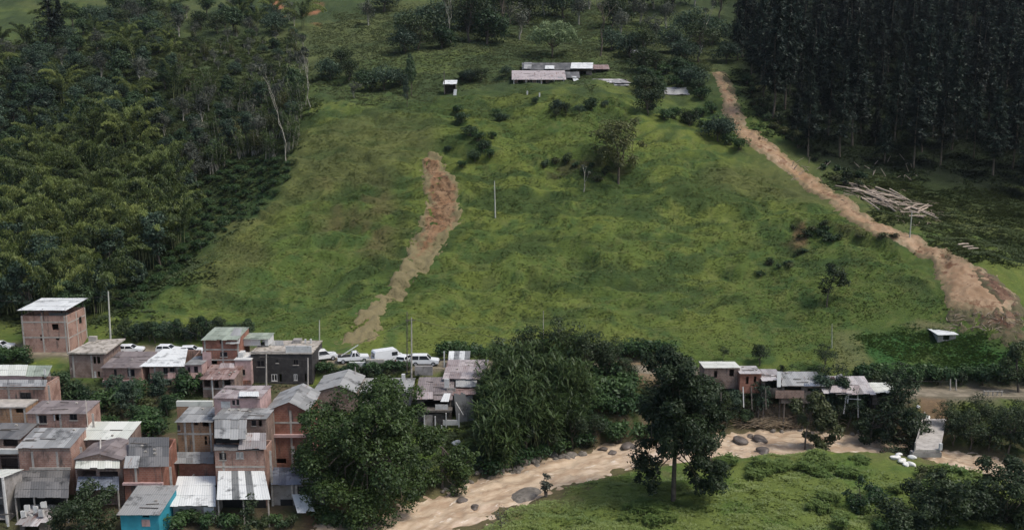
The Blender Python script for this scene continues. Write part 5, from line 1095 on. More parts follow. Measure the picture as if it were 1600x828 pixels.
# thicket on the far bank
TH = [(772,640),(805,600),(900,598),(905,690),(850,700),(770,738)]
K_cane = Kind(3, lambda o, i: build_reeds(o, 440 + i, (22, 26, 20)[i], (7.5, 6.5, 8.5)[i], L_cane, M_cane, 1.6, 1.9, 30, .17))
grow(K_cane, sample(TH, 2.1, 21), 'tall_cane', 'tall cane clump with arching blades in the riverside thicket', 'cane', 'cane thicket on the far bank', .75, 1.1)
for i, (x, y) in enumerate(((775,742),(790,735),(806,728),(822,722),(840,716),(858,712),(876,708),(895,702),(912,700),(930,698),(780,725),(812,712),(768,720),(770,700))): put((K_lush, K_dark)[i % 2], i, x, y, 'thicket_bush', 'dark bush along the foot of the riverside cane thicket', 'bush', 'bushes at the foot of the cane thicket', R_.uniform(1.0, 1.5) * (.3 if i % 2 else 1))
LU = [(890,600),(985,590),(1005,640),(1010,685),(930,700),(895,690)]
for i, p in enumerate(sample(LU, 2.9, 22)): K_lush.place(i, 'bank_bush', p, 'leafy green bush between the cane thicket and the tall tree', 'bush', 'bushes behind the tall tree', R_.uniform(0, 6), R_.uniform(1.1, 1.9))
for i, (x, y, s) in enumerate(((800,600,.62),(825,592,.7),(850,590,.75),(875,592,.75),(900,596,.8),(925,598,.7),(790,612,.5),(955,600,.55),(975,602,.5),(860,600,.7),(760,640,.5),(915,612,.7))): put(K_dark, i, x, y, 'thicket_tree', 'dark tree rising behind the tall cane of the riverside thicket', 'tree', 'trees behind the cane thicket', s)
for i, (x, y, s) in enumerate(((1490,700,.8),(1515,704,.85),(1545,706,.9),(1575,708,.9),(1602,710,.95),(1478,680,.7),(1500,672,.7),(1530,676,.75),(1562,680,.8),(1595,684,.8),(1625,700,.9),(1640,690,.9))): put(K_dark, i, x, y, 'river_bush', 'dark leafy tree in the shaded river hedge right of the bridge', 'tree', 'river hedge right of the bridge', (s * .62, s * .62, s * .58))
for i, (x, y, s) in enumerate(((1110,664,.4),(1128,662,.4),(1150,660,.4),(1175,660,.34),(1090,668,.45),(1310,672,.5),(1325,668,.5),(1215,640,.35),(1165,668,.3),(1135,672,.35),(1108,654,.42),(1124,652,.4),(1140,654,.42),(1160,656,.4),(1185,658,.5),(1205,650,.3),(1235,655,.32),(1255,660,.3),(1280,655,.55),(1298,650,.6),(1312,655,.6),(1270,645,.45),(1290,668,.4),(1245,672,.28),(1340,655,.45))): put((K_mid, K_dark)[i % 2], i, x, y, 'slope_bush', 'dark bush on the steep bank under the shack row', 'bush', 'bushes under the shack row', s)
# village greens
for i, (x, y, s) in enumerate(((95,652,.9),(122,648,.75),(78,645,.65),(140,640,.5))): put(K_mid, i, x, y, 'yard_tree', 'rounded green tree among the brick houses below the slab roof', 'tree', 'trees below the slab roof house', s * .75)
for i, (x, y) in enumerate(((165,640),(185,650),(205,655),(225,660),(245,655),(262,650),(170,670),(195,680),(215,672),(235,685),(255,678),(180,625),(205,632),(230,636),(250,630),(268,640),(222,612),(285,612),(300,616),(245,616))): put((K_lush, K_shrub, K_mid)[i % 3], i, x, y, 'yard_bush', 'bush in the overgrown yard between the house rows', 'bush', 'bushes of the overgrown yard', R_.uniform(.9, 1.7) * (.3 if i % 3 == 2 else 1))
px_tree('front_tree', 'leafy dark tree in front of the pale lean to at lower left', 'tree', 90.5, (128, 850), [(130,775,16),(150,785,18),(112,792,18),(135,805,22),(165,800,17),(100,815,17),(150,825,22),(120,830,20),(172,822,14),(85,825,12)], .36, 80, L_dark, M_bark, [(130,860),(130,825),(132,785)], .2, 23)
px_tree('small_tree', 'small dark tree standing below the striped roof', 'tree', 91.5, (390, 838), [(388,785,9),(382,798,12),(396,800,11),(388,815,14),(402,820,9)], .32, 110, L_dark, M_bark, [(390,842),(389,815),(388,790)], .1, 24)
for i, (x, y) in enumerate(((283,822),(298,818),(312,822),(326,826),(348,824),(362,828),(412,826),(428,822),(440,828),(276,830),(455,824),(520,822),(545,826))): put((K_shrub, K_lush)[i % 2], i, x, y, 'front_bush', 'small bush along the river edge below the front houses', 'bush', 'bushes below the front houses', R_.uniform(.6, 1.0))
# meadow
for i, (x, y, s) in enumerate(((852,782,1.1),(784,824,.9))):
    if i == 0:
        o = empty('ivy_stump', G(x, y - 6), 'upright ivy covered stump at the river edge of the meadow', 'stump'); build_broad(o, 61, 3.4, .9, .3, 9, 60, .3, L_gray, M_bark)
    else:
        o = empty('dry_shrub', G(x, y), 'dry twiggy shrub near the lower edge of the meadow', 'shrub'); build_bare(o, 62, 3.2, 2.2, L_gray, M_bark, 3, 6, .25, .08)
K_fresh = Kind(3, lambda o, i: build_reeds(o, 460 + i, 34, (.9, .7, 1.1)[i], L_fresh, M_cane, 1.3, .7, 16, .12))
for i in range(22):
    x = R_.uniform(1100, 1400); y = R_.uniform(720, 752) - 8 * math.sin((x - 1110) / 90.)
    if 1385 < x < 1435: continue
    put(K_fresh, i, x, y, 'meadow_bush', 'grassy clump in the lush fringe of the near meadow along the river', 'bush', 'lush fringe of the near meadow', (R_.uniform(.7, 1.2), R_.uniform(.7, 1.2), R_.uniform(.45, .8)))
for i in range(30):
    put(K_fresh if i % 3 else K_shrub, i if i % 3 else 1, R_.uniform(1440, 1530), R_.uniform(742, 775), 'olive_bush', 'yellowish bush on the meadow beside the bridge foot', 'bush', 'yellowish bushes at the bridge foot', R_.uniform(.7, 1.2))
for i in range(12):
    put(K_fresh if i % 4 else K_lush, i, R_.uniform(1280, 1400), R_.uniform(765, 838), 'meadow_shrub', 'leafy shrub around the sapling on the near meadow', 'shrub', 'shrubs around the sapling', (R_.uniform(.6, 1.0),) * 2 + (R_.uniform(.45, .8),))
for i, (x, y, s) in enumerate(((995,798,.9),(1012,790,1.0),(1030,800,.9),(985,812,.8),(1070,790,.7),(1020,815,.8),(1045,812,.7))): put(K_fresh, i, x, y, 'meadow_shrub', 'low dark green clump around the foot of the tall tree', 'shrub', 'shrubs at the foot of the tall tree', (s, s, s * .6))
# scattered tussocks on the spur
pts = sample([(300,470),(480,260),(560,180),(820,200),(1000,230),(1200,330),(1450,440),(1440,490),(1200,540),(600,520)], 9.0, 25)[:0]
for i, p in enumerate(pts): K_shrub.place(i % 4, 'pasture_tussock', p, 'dark grass tussock scattered over the grassy spur', 'tussock', 'tussocks on the spur', R_.uniform(0, 6), (R_.uniform(.3, .8), R_.uniform(.3, .7), R_.uniform(.2, .45)))
for i, (x, y) in enumerate([(1190 + 9 * k + R_.uniform(-4, 4), 430 - 5 * k + R_.uniform(-14, 14)) for k in range(9)] + [(1250 + R_.uniform(-30, 40), 365 + R_.uniform(-8, 8)) for k in range(10)] + [(1330 + R_.uniform(-50, 70), 374 + R_.uniform(-5, 5)) for k in range(9)]): put(K_shrub, i, x, y, 'scarp_shrub', 'grey green shrub around the small eroded scarp on the right pasture', 'shrub', 'shrubs at the eroded scarp', (R_.uniform(.6, 1.2),) * 2 + (R_.uniform(.5, .9),))

# ------------------------------------------------------------------ grass and ground litter (uncountable)
PATH = [G(x, y)[:2] for x, y in ((1436, 614), (1480, 614), (1486, 672), (1440, 672))]
def grass(name, n, area, lo, hi, mat, wid, seed, dens=None, label=None):
    r = np.random.default_rng(seed); ga = np.array([G(x, y)[:2] for x, y in area]); x = r.uniform(ga[:, 0].min(), ga[:, 0].max(), n * 4); y = r.uniform(ga[:, 1].min(), ga[:, 1].max(), n * 4)
    k = (poly_sd(x, y, [tuple(q) for q in ga]) + (fbm(x * .12, y * .12, seed + 9, 3) - .5) * 22 > r.random(n * 4) * 5) & (r.random(n * 4) < fbm(x * .35, y * .7, seed, 3) * 1.9 - .35); x, y = x[k][:n], y[k][:n]; n = len(x); z = tz(x, y); B = 4
    ok = (z > WATER + .35) & (bil(dRd, gx, gy, x, y) > 3.0 + 1.2 * r.random(n)) & ~in_poly(x, y, PATH) & (bil(village, gx, gy, x, y) < r.random(n) + .25); x, y, z = x[ok], y[ok], z[ok]; n = len(x)
    a = r.uniform(0, 6.283, (n, B)); h = r.uniform(lo, hi, (n, 1)) * r.uniform(.35, .75, (n, B)); w = wid * r.uniform(.6, 1.3, (n, B)); s = r.uniform(1.3, 2.6, (n, B))
    bx = x[:, None] + np.cos(a) * w * .4; by = y[:, None] + np.sin(a) * w * .4; ox, oy = -np.sin(a) * w * .5, np.cos(a) * w * .5
    tri = np.stack([np.stack([bx - ox, by - oy, z[:, None] - .05 + 0 * h], -1), np.stack([bx + ox, by + oy, z[:, None] - .05 + 0 * h], -1), np.stack([bx + np.cos(a) * h * s, by + np.sin(a) * h * s, z[:, None] + h], -1)], 2).reshape(-1, 3)
    t = np.repeat(np.clip(fbm(x * .09, y * .2, seed + 3, 3)[:, None] * 1.0 - .05 + r.random((n, B)) * .22, 0, 1).ravel(), 3)
    o = link(name, mesh_np(name, tri, None, np.arange(len(tri)).reshape(-1, 3), attrs={'tint': t}), mat); return tag(o, label, 'grass', None, 'stuff')
L_grass = leaf_mat('pasture_blades', (.066, .092, .027), (.145, .165, .046), .12, 0, True)
L_meadow = leaf_mat('meadow_blades', (.085, .130, .032), (.165, .200, .055), .12, 0, True)
L_shade = leaf_mat('shade_blades', (.009, .016, .008), (.028, .042, .019), .15, 0, True)  # darker undergrowth blades, pine shade put into their colour
L_plot = leaf_mat('plot_blades', (.055, .120, .032), (.105, .180, .050), .15, 0, True)
L_up = leaf_mat('upland_blades', (.055, .075, .034), (.115, .135, .062), .15, 0, True)
L_under = leaf_mat('undergrowth_blades', (.022, .040, .016), (.066, .090, .034), .15, 0, True)
grass('pasture_grass', 90000, [(180,545),(285,440),(375,352),(455,262),(490,180),(700,150),(985,150),(1010,190),(1100,215),(1190,255),(1300,335),(1400,392),(1465,440),(1480,505),(1345,525),(1340,580),(1200,580),(900,560),(500,545)], .08, .22, L_grass, .2, 201, label='short tufted grass covering the grazed spur')
grass('upper_grass', 60000, [(470,150),(480,40),(600,0),(1000,0),(1120,60),(1110,110),(985,145),(700,150),(560,170)], .12, .35, L_up, .4, 206, label='rough grazed grass on the upper pasture around the farm')
grass('plot_grass', 6000, [(1345,520),(1480,512),(1600,535),(1600,596),(1360,592)], .10, .28, L_plot, .26, 207, label='rank bright green weeds of the plot above the right road')
grass('meadow_grass', 30000, [(640,900),(760,800),(870,765),(1000,742),(1130,722),(1250,708),(1400,715),(1480,745),(1640,770),(1640,900)], .08, .24, L_meadow, .2, 202, label='lush meadow grass on the near river bank')
grass('verge_grass', 60000, [(-20,620),(180,600),(640,580),(1000,568),(1600,600),(1640,720),(1480,690),(1240,672),(1000,690),(740,740),(560,830),(480,830),(480,600),(180,680),(-20,680)], .15, .5, L_under, .22, 203, label='rough weeds on the slope between road and river')
grass('slope_weeds', 26000, [(1250,262),(1380,275),(1480,285),(1800,310),(1640,420),(1500,425),(1320,300)], .15, .5, L_under, .35, 208, label='rough weeds on the cleared strip around the felled logs')
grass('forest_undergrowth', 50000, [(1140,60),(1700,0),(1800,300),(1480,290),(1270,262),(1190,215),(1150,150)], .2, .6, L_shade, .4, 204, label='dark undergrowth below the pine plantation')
grass('left_undergrowth', 50000, [(-60,60),(470,60),(495,170),(470,255),(385,352),(298,440),(180,530),(-60,520)], .2, .7, L_under, .45, 205, label='rank undergrowth below the left bamboo and cane')
# ------------------------------------------------------------------ vehicles
M_body = plain('white_car_paint', (.72, .73, .73), .3, .04); M_glass = plain('car_glass', (.02, .022, .025), .12, .1); M_tyre = plain('tyre', (.02, .02, .02), .9, .1); M_rim = plain('rim', (.35, .35, .36), .4, .1)
M_lampw = plain('clear_lamp', (.6, .6, .58), .2, .05); M_lampr = plain('red_lamp', (.35, .02, .02), .25, .05); M_tarp = plain('pale_tarp', (.55, .58, .50), .7, .12, 1.5)
def prism(mb, prof, w0, w1=None, y=0.0):
    """a side profile (x, z) turned into a body of width w; its top narrows to w1"""
    zs = [p[1] for p in prof]; lo, hi = min(zs), max(zs); w1 = w1 or w0
    hw = [(w0 + (w1 - w0) * (p[1] - lo) / (hi - lo)) / 2 for p in prof]; n = len(prof)
    for i in range(n):
        j = (i + 1) % n; a, b = prof[i], prof[j]
        mb.quad((a[0], -hw[i], a[1]), (a[0], hw[i], a[1]), (b[0], hw[j], b[1]), (b[0], -hw[j], b[1]))
    c = (sum(p[0] for p in prof) / n, sum(zs) / n)
    for s in (-1, 1):
        for i in range(n):
            j = (i + 1) % n; a, b = prof[i], prof[j]; hc = (w0 + (w1 - w0) * (c[1] - lo) / (hi - lo)) / 2
            q = [(c[0], s * hc, c[1]), (a[0], s * hw[i], a[1]), (b[0], s * hw[j], b[1]), (c[0], s * hc, c[1])]; mb.quad(*(q if s < 0 else q[::-1]))
def lbuild(mb, name, mat, parent): return link(name, mesh_np(name, np.array(mb.V), np.array(mb.F), attrs={'tint': np.array(mb.T)}, uv=np.array(mb.UV)), mat, parent)
def wheel_mb(x, y, r=.36, w=.24):
    t = MB(); m = MB(); n = 14
    for i in range(n):
        a, b = i / n * 6.2832, (i + 1) / n * 6.2832; p = lambda q, k, yy: (x + math.cos(q) * k, y + yy, r + math.sin(q) * k)
        t.quad(p(a, r, -w / 2), p(b, r, -w / 2), p(b, r, w / 2), p(a, r, w / 2))
        for s in (-1, 1): t.quad(p(a, r, s * w / 2), p(b, r, s * w / 2), p(b, r * .6, s * w / 2), p(a, r * .6, s * w / 2))
        s = 1 if y > 0 else -1; m.quad(p(a, r * .62, s * (w / 2 - .02)), p(b, r * .62, s * (w / 2 - .02)), p(b, .02, s * (w / 2 - .01)), p(a, .02, s * (w / 2 - .01)))
    return t, m
def car(loc, rz, label, form='suv', group=None, name='parked_car'):
    o = empty(name, loc, label, 'car' if form != 'van' else 'van', group, rz); b = MB(); L = {'suv': 4.5, 'pickup': 5.0, 'hatch': 3.9, 'van': 5.2}[form]; h = L / 2
    if form == 'van':
        prism(b, [(-h, .45), (-h, 1.15), (-h + .05, 2.1), (-h + .25, 2.3), (h - 1.5, 2.3), (h - .75, 1.35), (h - .12, 1.15), (h, .8), (h, .45)], 1.9, 1.7)
    elif form == 'pickup':
        prism(b, [(-h, .5), (-h, 1.02), (h - 1.3, 1.08), (h - .1, .98), (h, .75), (h, .5)], 1.85, 1.78)
    else:
        prism(b, [(-h, .42), (-h - .02, .8), (-h + .06, 1.02), (h - 1.25, 1.06), (h - .15, .92), (h, .7), (h, .42)], 1.85, 1.74)
    lbuild(b, 'body', M_body, o)
    if form != 'van':
        c0, c1 = (-.35, 1.15) if form == 'pickup' else (-h + .05, h - 1.3); top = 1.72 if form != 'hatch' else 1.5
        g_ = MB(); prism(g_, [(c0 + .02, 1.0), (c0 + .22, top - .05), (c1 - .62, top - .05), (c1 + .05, 1.0)], 1.68, 1.36); lbuild(g_, 'window_band', M_glass, o)
        r_ = MB(); prism(r_, [(c0 + .18, top - .06), (c0 + .3, top + .01), (c1 - .75, top + .01), (c1 - .58, top - .06)], 1.44, 1.30)
        for s in (-1, 1):
            for xx, dx in ((c0 + .0, .2), (c0 + (c1 - c0) * .42, .03), (c1 + .0, -.62)): r_.beam((xx, s * .85, 1.02), (xx + dx, s * .69, top - .04), .1, .07)
        lbuild(r_, 'roof', M_body, o)
        if form == 'pickup':
            p_ = MB(); p_.box(-h + .08, c0 - .08, -.78, .78, 1.03, 1.06); lbuild(p_, 'load_bed', M_tyre, o)
    else:
        g_ = MB(); prism(g_, [(h - 1.47, 2.22), (h - 1.44, 2.24), (h - .72, 1.4), (h - .76, 1.38)], 1.6, 1.5); lbuild(g_, 'windscreen', M_glass, o)
        g_ = MB(); g_.box(-h - .015, -h + .06, -.65, .65, 1.35, 1.95); lbuild(g_, 'rear_window', M_glass, o)
        for s in (-1, 1): g_ = MB(); g_.box(h - 2.3, h - 1.35, s * .90 - .03, s * .90 + .02, 1.35, 1.95); lbuild(g_, 'side_window', M_glass, o)
    for xx in (-h + .85, h - .85):
        for s in (-1, 1):
            t, m = wheel_mb(xx, s * .82); w_ = lbuild(t, 'wheel', M_tyre, o); lbuild(m, 'rim', M_rim, w_)
    for s in (-1, 1):
        q = MB(); q.box(h - .06, h + .015, s * .62 - .2, s * .62 + .2, .68, .84); lbuild(q, 'headlight', M_lampw, o)
        q = MB(); q.box(-h - .03, -h + .05, s * .78 - .1, s * .78 + .1, .75, .98); lbuild(q, 'tail_lamp', M_lampr, o)
    q = MB(); q.box(h - .05, h + .03, -.85, .85, .40, .56); q.box(-h - .04, -h + .05, -.85, .85, .40, .56); lbuild(q, 'bumper', M_tyre, o)
    return o
def on_road(px, py, dz=.06): x, y, z = G(px, py); return (x, y, z + dz)
car(on_road(505, 563), .45, 'white off road car seen from behind, parked right of the dark block')
car(on_road(664, 571), .0, 'white estate car parked sideways above the rusty shack roof')
car(on_road(607, 568), .5, 'tall white van parked between the ridged grey roof and the poles', 'van', name='parked_van')
p = car(on_road(552, 566), .25, 'white pickup with a leaning plank parked left of the van', 'pickup')
q = MB(); q.beam((-1.9, .1, 1.1), (.9, .2, 2.7), .3, .08); lbuild(q, 'leaning_plank', M_lampw, p)
car(on_road(206, 553), .1, 'white car half hidden behind the weathered grey roof', 'hatch'); car(on_road(265, 553), .0, 'white car half hidden behind the broad white roof', 'hatch'); car(on_road(302, 555), .15, 'white car half hidden left of the tall red brick house', 'hatch')
car(on_road(634, 568), 1.2, 'white small car half hidden by bushes next to the two utility poles', 'hatch'); car(on_road(3, 548), .05, 'small pale car on the road at the left photo edge', 'hatch')
# ------------------------------------------------------------------ poles
def pole(px, y0, y1, label, Y=None, w=.13, cross=False, mat=None, lean=0.0, name='utility_pole'):
    g = G(px, y1) if Y is None else None; Y = g[1] if g else Y; a = P(px + lean, y0, Y); bx = P(px, y1, Y); zb = tzf(bx[0], Y) - .4 if g else min(bx[2], 99)
    o = empty(name, (bx[0], Y, zb + .4), label, 'pole'); wd = Wood(); of = np.array(o.location)
    wd.tube([np.array((bx[0], Y, zb)) - of, np.array(a) - of], [w, w * .62], 8); link('shaft', wd.mesh('shaft'), mat or W_conc, o)
    if cross: m = MB(); m.box(-.7, .7, -.05, .05, a[2] - of[2] - .5, a[2] - of[2] - .38); lbuild(m, 'crossarm', W_wood, o)
    return o
M_pole = plain('pale_pole', (.42, .42, .36), .85, .1)
pole(173, 455, 534, 'tall pale pole beside the stained slab roof', Y=143, w=.17, mat=M_pole, lean=-4); pole(499, 500, 540, 'thin pale pole behind the parked off road car', mat=M_pole)
pole(774, 283, 341, 'lone pale utility pole halfway up the grassy spur', w=.16, mat=M_pole, lean=-1.5); pole(416, 553, 618, 'concrete pole in front of the left half of the dark block', Y=131.6, w=.16, cross=True); pole(481, 559, 612, 'concrete pole at the right corner of the dark block', Y=131.8, w=.16)
pole(636, 487, 600, 'dark thin pole left of the estate car', Y=133.5, w=.1, mat=W_wood); pole(643, 496, 602, 'pale pole with crossarm left of the estate car', Y=133, w=.14, cross=True); pole(1421, 330, 376, 'leaning pole beside the mudflow track and the felled logs', w=.14, mat=M_pole, lean=4); pole(1300, 506, 545, 'thin pale post on the pasture above the long grey shack', w=.08, mat=M_pole)
for i, x in enumerate((1485, 1494)): pole(x, 592, 611, ('left', 'right')[i] + ' one of two pale gate posts beside the right road', w=.13, mat=W_conc, name='gate_post')
pole(1479, 573, 590, 'short white marker post in the green field above the right road', w=.09, mat=W_white, name='marker_post'); pole(555, 573, 588, 'grey post standing in the hedge below the parked cars', Y=131, w=.1)
pole(849, 485, 535, 'faint thin pole on the lower pasture above the cane thicket', w=.07)
# sagging cables between the poles
for a, bb, lab in (((416, 556, 131.6), (481, 562, 131.8), 'sagging cable between the two poles of the dark block'), ((481, 562, 131.8), (643, 499, 133), 'long sagging cable from the dark block to the pole left of the estate car'), ((173, 462, 143), (416, 556, 131.6), 'long cable from the tall pale pole to the dark block'), ((-60, 466, 143), (170, 462, 143), 'faint cable passing behind the brick tower to the tall pale pole'), ((643, 499, 133), (1485, 596, 131), 'long roadside cable from the pole by the estate car to the gate posts')):
    p, q = np.array(P(*a)), np.array(P(*bb)); t = np.linspace(0, 1, 15)[:, None]; pts = p + (q - p) * t; pts[:, 2] -= 4 * (t * (1 - t))[:, 0] * np.linalg.norm(q - p) * .03; wd = Wood(); wd.tube(pts - p, .022, 4); tag(link('power_cable', wd.mesh('power_cable'), M_iron, None, tuple(p)), lab, 'cable')
# retaining walls by the cars
for i, (x0, y0, x1, y1, Y, lab) in enumerate(((545, 566, 572, 576, 134.5, 'low pale wall below the pickup truck'), (572, 562, 600, 582, 134.2, 'pale sloping wall left of the van'), (648, 572, 676, 588, 133.2, 'pale grey retaining wall below the estate car'))):
    m = MB(); a, b = P(x0, y0, Y), P(x1, y1, Y); m.box(a[0], b[0], Y, Y + .5, min(b[2], tzf((a[0] + b[0]) / 2, Y) - .4), a[2]); tag(m.build('retaining_wall', (W_white, W_conc, W_grey)[i]), lab, 'wall')
# ------------------------------------------------------------------ bridge
bx = [P(1441, 672, 124.2), P(1477, 672, 124.2), P(1468, 716, 112.2), P(1427, 716, 112.2)]; bz = -5.05
o = empty('concrete_bridge', (60.5, 118, bz), 'flat pale concrete footbridge over the brown river', 'bridge'); A_, B_, C_, D_ = [np.array((q[0], q[1], bz)) for q in bx]; up = np.array((0, 0, .28)); m = MB(); m.hexa([D_, C_, B_, A_], [D_ + up, C_ + up, B_ + up, A_ + up]); m.build('deck', W_conc, o)
for k in (.15, .85): m = MB(); a = A_ + (B_ - A_) * k; d = D_ + (C_ - D_) * k; m.beam(a - up * .95, d - up * .95, .35, .5); m.build('beam', W_grey, o)
for (a, b, hh) in ((A_, B_, 2.2), (D_, C_, .7)): m = MB(); m.beam(a - np.array((.2, -.3, hh / 2 + .06)), b + np.array((.2, .3, -hh / 2 - .06)), .8, hh); m.build('abutment', W_grey, o)
for k in (.0, .33, .66, 1.0):
    a = A_ + (D_ - A_) * k + up + np.array((.12, 0, -.02)); m = MB(); m.beam(a, a + np.array((0, 0, 1.05)), .16); m.build('rail_post', W_conc, o)
m = MB(); m.beam(A_ + up + np.array((.12, 0, .95)), D_ + up + np.array((.12, 0, .95)), .07); m.build('handrail', W_conc, o)
a = C_ + up; m = MB(); m.beam(a, a + np.array((0, 0, .9)), .35); m.build('end_post', W_white, o)
# guard rail by the right road
o = empty('guard_rail', on_road(1550, 618, 0), 'short pale guard rail on the roadside right of the gate posts', 'railing')
for x in (1537, 1544, 1551, 1558, 1565): q = G(x, 619); m = MB(); m.box(q[0] - .06, q[0] + .06, q[1] - .06, q[1] + .06, q[2] - .3, q[2] + .85); m.build('post', W_conc, o)
a, b = G(1536, 619), G(1566, 619); m = MB(); m.beam((a[0], a[1] - .08, a[2] + .8), (b[0], b[1] - .08, b[2] + .8), .1); m.build('rail', W_conc, o)
# ------------------------------------------------------------------ stones, logs, sacks
M_rock = plain('river_rock', (.17, .15, .125), .85, .3, 1.2, (.09, .08, .065)); M_wet = plain('wet_rock', (.12, .10, .085), .5, .3, 1.0)
def rock_mesh(name, seed, mat):
    import bmesh
    bm = bmesh.new(); bmesh.ops.create_icosphere(bm, subdivisions=3, radius=1); r = np.random.default_rng(seed); k = r.normal(size=(7, 3))
    for v in bm.verts:
        p = np.array(v.co); d = 1 + sum(.10 * math.sin(float(p @ q) * 2.1 + i) for i, q in enumerate(k)); v.co = Vector(p * d * np.array((1, .8, .62)))
    me = bpy.data.meshes.new(name); bm.to_mesh(me); bm.free(); me.materials.append(mat); return me
RK = [rock_mesh('boulder', i, M_rock) for i in range(4)]; RW = [rock_mesh('wet_boulder', 10 + i, M_wet) for i in range(2)]
def rock(px, py, s, label, group=None, me=None, z=None, flat=1.0, i=0):
    q = PZ(px, py, z) if z is not None else G(px, py); tag(link('boulder', me or RK[i % 4], None, None, (q[0], q[1], q[2] + s * .12), R_.uniform(0, 6), (s, s, s * flat)), label, 'boulder', group)
for i in range(34):
    t = i / 33; rock(785 + t * 125 + R_.uniform(-8, 8), 742 - t * 30 + R_.uniform(-9, 9), R_.uniform(.35, .95), 'rounded grey boulder in the bank row below the cane thicket', 'boulders below the cane thicket', i=i)
for i in range(10): rock(690 + i * 9 + R_.uniform(-4, 4), 772 - i * 4.5 + R_.uniform(-5, 5), R_.uniform(.25, .5), 'small stone at the water edge under the dense trees', 'stones under the dense trees', i=i)
for x, y, s, lab in ((1156, 691, 1.3, 'broad dark boulder in the river below the cream roof shack'), (1187, 687, 1.1, 'dark pointed boulder in the river left of the light green tree'), (1192, 707, 1.15, 'low long boulder washed over in midstream near the meadow'), (1172, 682, .6, 'small boulder between the two river boulders'), (982, 700, 1.1, 'flat boulder in the river just left of the tall tree'), (942, 703, .7, 'reddish snag boulder in midstream'), (955, 707, .6, 'small boulder beside the reddish snag'), (742, 793, .6, 'small rock in the river below the thicket'), (722, 783, .7, 'low rock close to the far bank under the lobed tree')): rock(x, y, s, lab, None, RW[int(x) % 2], WATER, .75)
rock(822, 778, 2.6, 'large flat grey slab rock at the meadow edge of the river', None, RK[1], WATER - .5, .32)
for i in range(9): rock(1205 + i * 20 + R_.uniform(-6, 6), 678 + R_.uniform(-4, 3), R_.uniform(.3, .6), 'stone along the far waterline under the debris heap', 'stones under the debris heap', i=i)
M_log = plain('peeled_log', (.46, .37, .29), .85, .2, 1.5, (.22, .16, .12), rnd=.55); M_twig = plain('pale_twig', (.30, .25, .21), .9, .2)
def stick(a, b, rad, name, label, cat, group, mat, kids=0):
    a, b = np.array(a), np.array(b); wd = Wood(); o = (a + b) / 2; wd.tube([a - o, (a + b) / 2 - o + np.array((0, 0, rad * .4)), b - o], [rad, rad * .9, rad * .7], 7); return tag(link(name, wd.mesh(name), mat, None, tuple(o)), label, cat, group)
r = random.Random(17)
for i in range(70):
    t = r.random(); cx, cy = 1332 + t * 118 + r.uniform(-10, 10), 297 + t * 38 + r.uniform(-9, 12); dx = r.uniform(3, 26) if i % 3 else r.uniform(12, 30); sl = .30 + r.gauss(0, .13 if i % 3 else .5)
    if not i % 3: dx *= .5
    p, q = G(cx - dx, cy - dx * sl), G(cx + dx, cy + dx * sl); stick((p[0], p[1], p[2] + r.uniform(.1, .7)), (q[0], q[1], q[2] + r.uniform(.1, .6)), r.uniform(.06, .24), 'felled_log', 'pale peeled log in the felled heap below the pine plantation', 'log', 'felled logs below the pines', M_log)
wd = Wood()
for i in range(160):
    t = r.random(); cx, cy = 1325 + t * 140 + r.gauss(0, 10), 297 + t * 44 + r.gauss(0, 9); p = G(cx, cy); a = r.uniform(0, 6.28); L = r.uniform(.6, 2.2)
    wd.tube([(p[0] - math.cos(a) * L / 2, p[1] - math.sin(a) * L / 2, p[2] + .1), (p[0], p[1], p[2] + r.uniform(.15, .5)), (p[0] + math.cos(a) * L / 2, p[1] + math.sin(a) * L / 2, p[2] + .12)], [.06, .05, .03], 4)
tag(link('slash_debris', wd.mesh('slash_debris'), plain('slash_wood', (.26, .20, .15), .9, .4, 1.0)), 'broken branches and bark scattered round the felled logs', 'debris', None, 'stuff')
for i in range(36):
    cx, cy = r.uniform(1225, 1440), r.uniform(252, 285); p = G(cx, cy); a = r.uniform(0, 6.28); L = r.uniform(.8, 2.6); stick((p[0], p[1], p[2]), (p[0] + math.cos(a) * L, p[1] + math.sin(a) * L * .6, p[2] + r.uniform(.3, 1.9)), r.uniform(.05, .09), 'dead_branch', 'pale dead branch lying at the edge of the pine plantation', 'branch', 'dead branches at the plantation edge', M_twig)
for i, (x, y) in enumerate(((1512, 388), (1520, 391), (1505, 384))): p = G(x, y); stick((p[0] - 1, p[1], p[2] + .2), (p[0] + 1.2, p[1] + .4, p[2] + .3), .18, 'fallen_log', 'short whitish log lying alone on the grass right of the mudflow', 'log', 'whitish logs right of the mudflow', M_log)
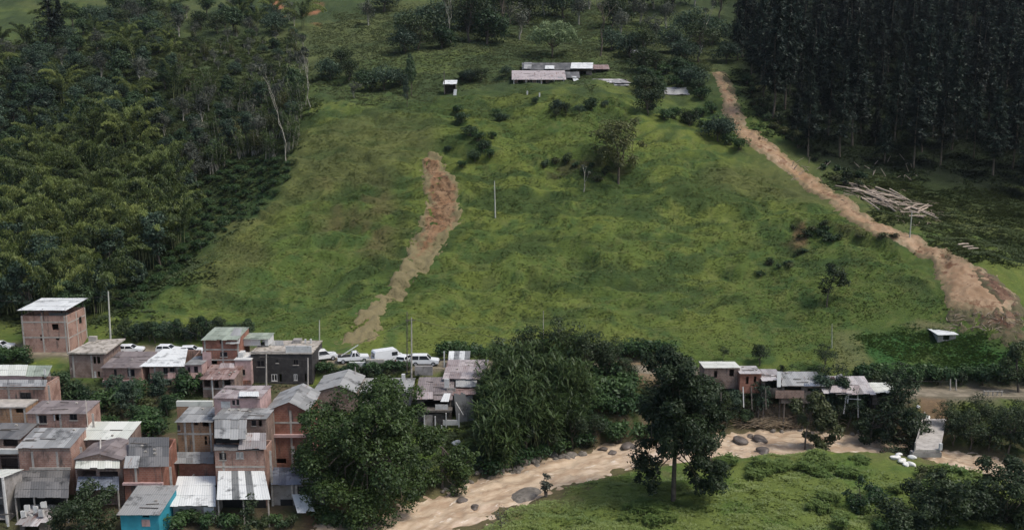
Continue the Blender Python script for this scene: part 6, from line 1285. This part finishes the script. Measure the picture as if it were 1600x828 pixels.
# heap of cut cane over the bank (uncountable)
wd = Wood()
for i in range(420):
    cx, cy = r.gauss(1218, 34), r.uniform(636, 672); p = G(cx, cy); a = r.uniform(-.9, .5) + (3.14 if r.random() < .5 else 0); L = r.uniform(1.5, 4.5)
    z1 = p[2] + r.uniform(.2, 1.1); wd.tube([(p[0] - math.cos(a) * L / 2, p[1] - .4, z1 - .3 * r.random()), (p[0], p[1], z1 + .25), (p[0] + math.cos(a) * L / 2, p[1] - r.uniform(0, 1), z1 - math.sin(a) * L * .35)], [.05, .045, .03], 4)
tag(link('cane_debris', wd.mesh('cane_debris'), plain('dry_cane', (.27, .21, .14), .9, .35, 1.4)), 'heap of dry cut cane spilled down the bank under the shack row', 'debris', None, 'stuff')
wd = Wood()
for i in range(46):
    cx, cy = r.uniform(1476, 1605), r.uniform(494, 526); p = G(cx, cy); a = r.uniform(0, 6.28); L = r.uniform(1.0, 3.0); wd.tube([(p[0] - math.cos(a) * L / 2, p[1] - math.sin(a) * L / 2, p[2] + .3), (p[0], p[1], p[2] + r.uniform(.3, .8)), (p[0] + math.cos(a) * L / 2, p[1] + math.sin(a) * L / 2, p[2] + .25)], [.07, .06, .03], 5)
tag(link('flow_debris', wd.mesh('flow_debris'), plain('muddy_wood', (.24, .19, .14), .9, .4, 1.0)), 'tangle of muddy branches left at the foot of the mudflow', 'debris', None, 'stuff')
M_sack = plain('white_sack', (.66, .65, .60), .8, .1, 2)
for i, (x, y, s) in enumerate(((1398, 717, .55), (1409, 722, .6), (1414, 728, .5), (1424, 728, .6), (1427, 717, .5), (1404, 713, .4), (1448, 654, .5), (1434, 640, .3))):
    lab = 'bulging white sack in the dump left of the near bridge foot' if i < 6 else 'white heap beside the path above the bridge' if i == 6 else 'small white scrap on the bank above the bridge'
    q = G(x, y); tag(link('white_sack', rock_mesh('white_sack', 40 + i, M_sack), None, None, (q[0], q[1], q[2] + s * .3), i * .7, (s * 1.2, s, s * .9)), lab, 'sack', 'white sacks by the bridge' if i < 6 else None)
q = G(714, 697); tag(link('white_sack', rock_mesh('white_bundle', 60, M_sack), None, None, (q[0], q[1], q[2] + .2), 0, .6), 'white bundle on the bank under the tall corrugated wall', 'sack')
for i, (x, y) in enumerate(((824, 148), (843, 153))): q = G(x, y); m = MB(); m.box(q[0] - .18, q[0] + .18, q[1] - .15, q[1] + .15, q[2] - .2, q[2] + .9); tag(m.build('boundary_stone', W_white), ('small white post on the grass below the long farmhouse', 'small white marker beside a bush below the farmhouse')[i], 'post')
# ------------------------------------------------------------------ thin valley haze
m = bpy.data.materials.new('valley_haze'); m.use_nodes = True; nt = m.node_tree; nt.nodes.remove(nt.nodes['Principled BSDF'])
pv = nt.nodes.new('ShaderNodeVolumePrincipled'); pv.inputs['Color'].default_value = (.86, .93, 1, 1); pv.inputs['Density'].default_value = .00005; pv.inputs['Anisotropy'].default_value = .2
nt.links.new(pv.outputs[0], nt.nodes['Material Output'].inputs['Volume'])
mb_ = MB(); mb_.box(-330, 330, -30, 640, -16, float(Zt.max()) + 45); tag(mb_.build('haze', m), 'thin pale valley haze over the far slope', 'haze', None, 'stuff')
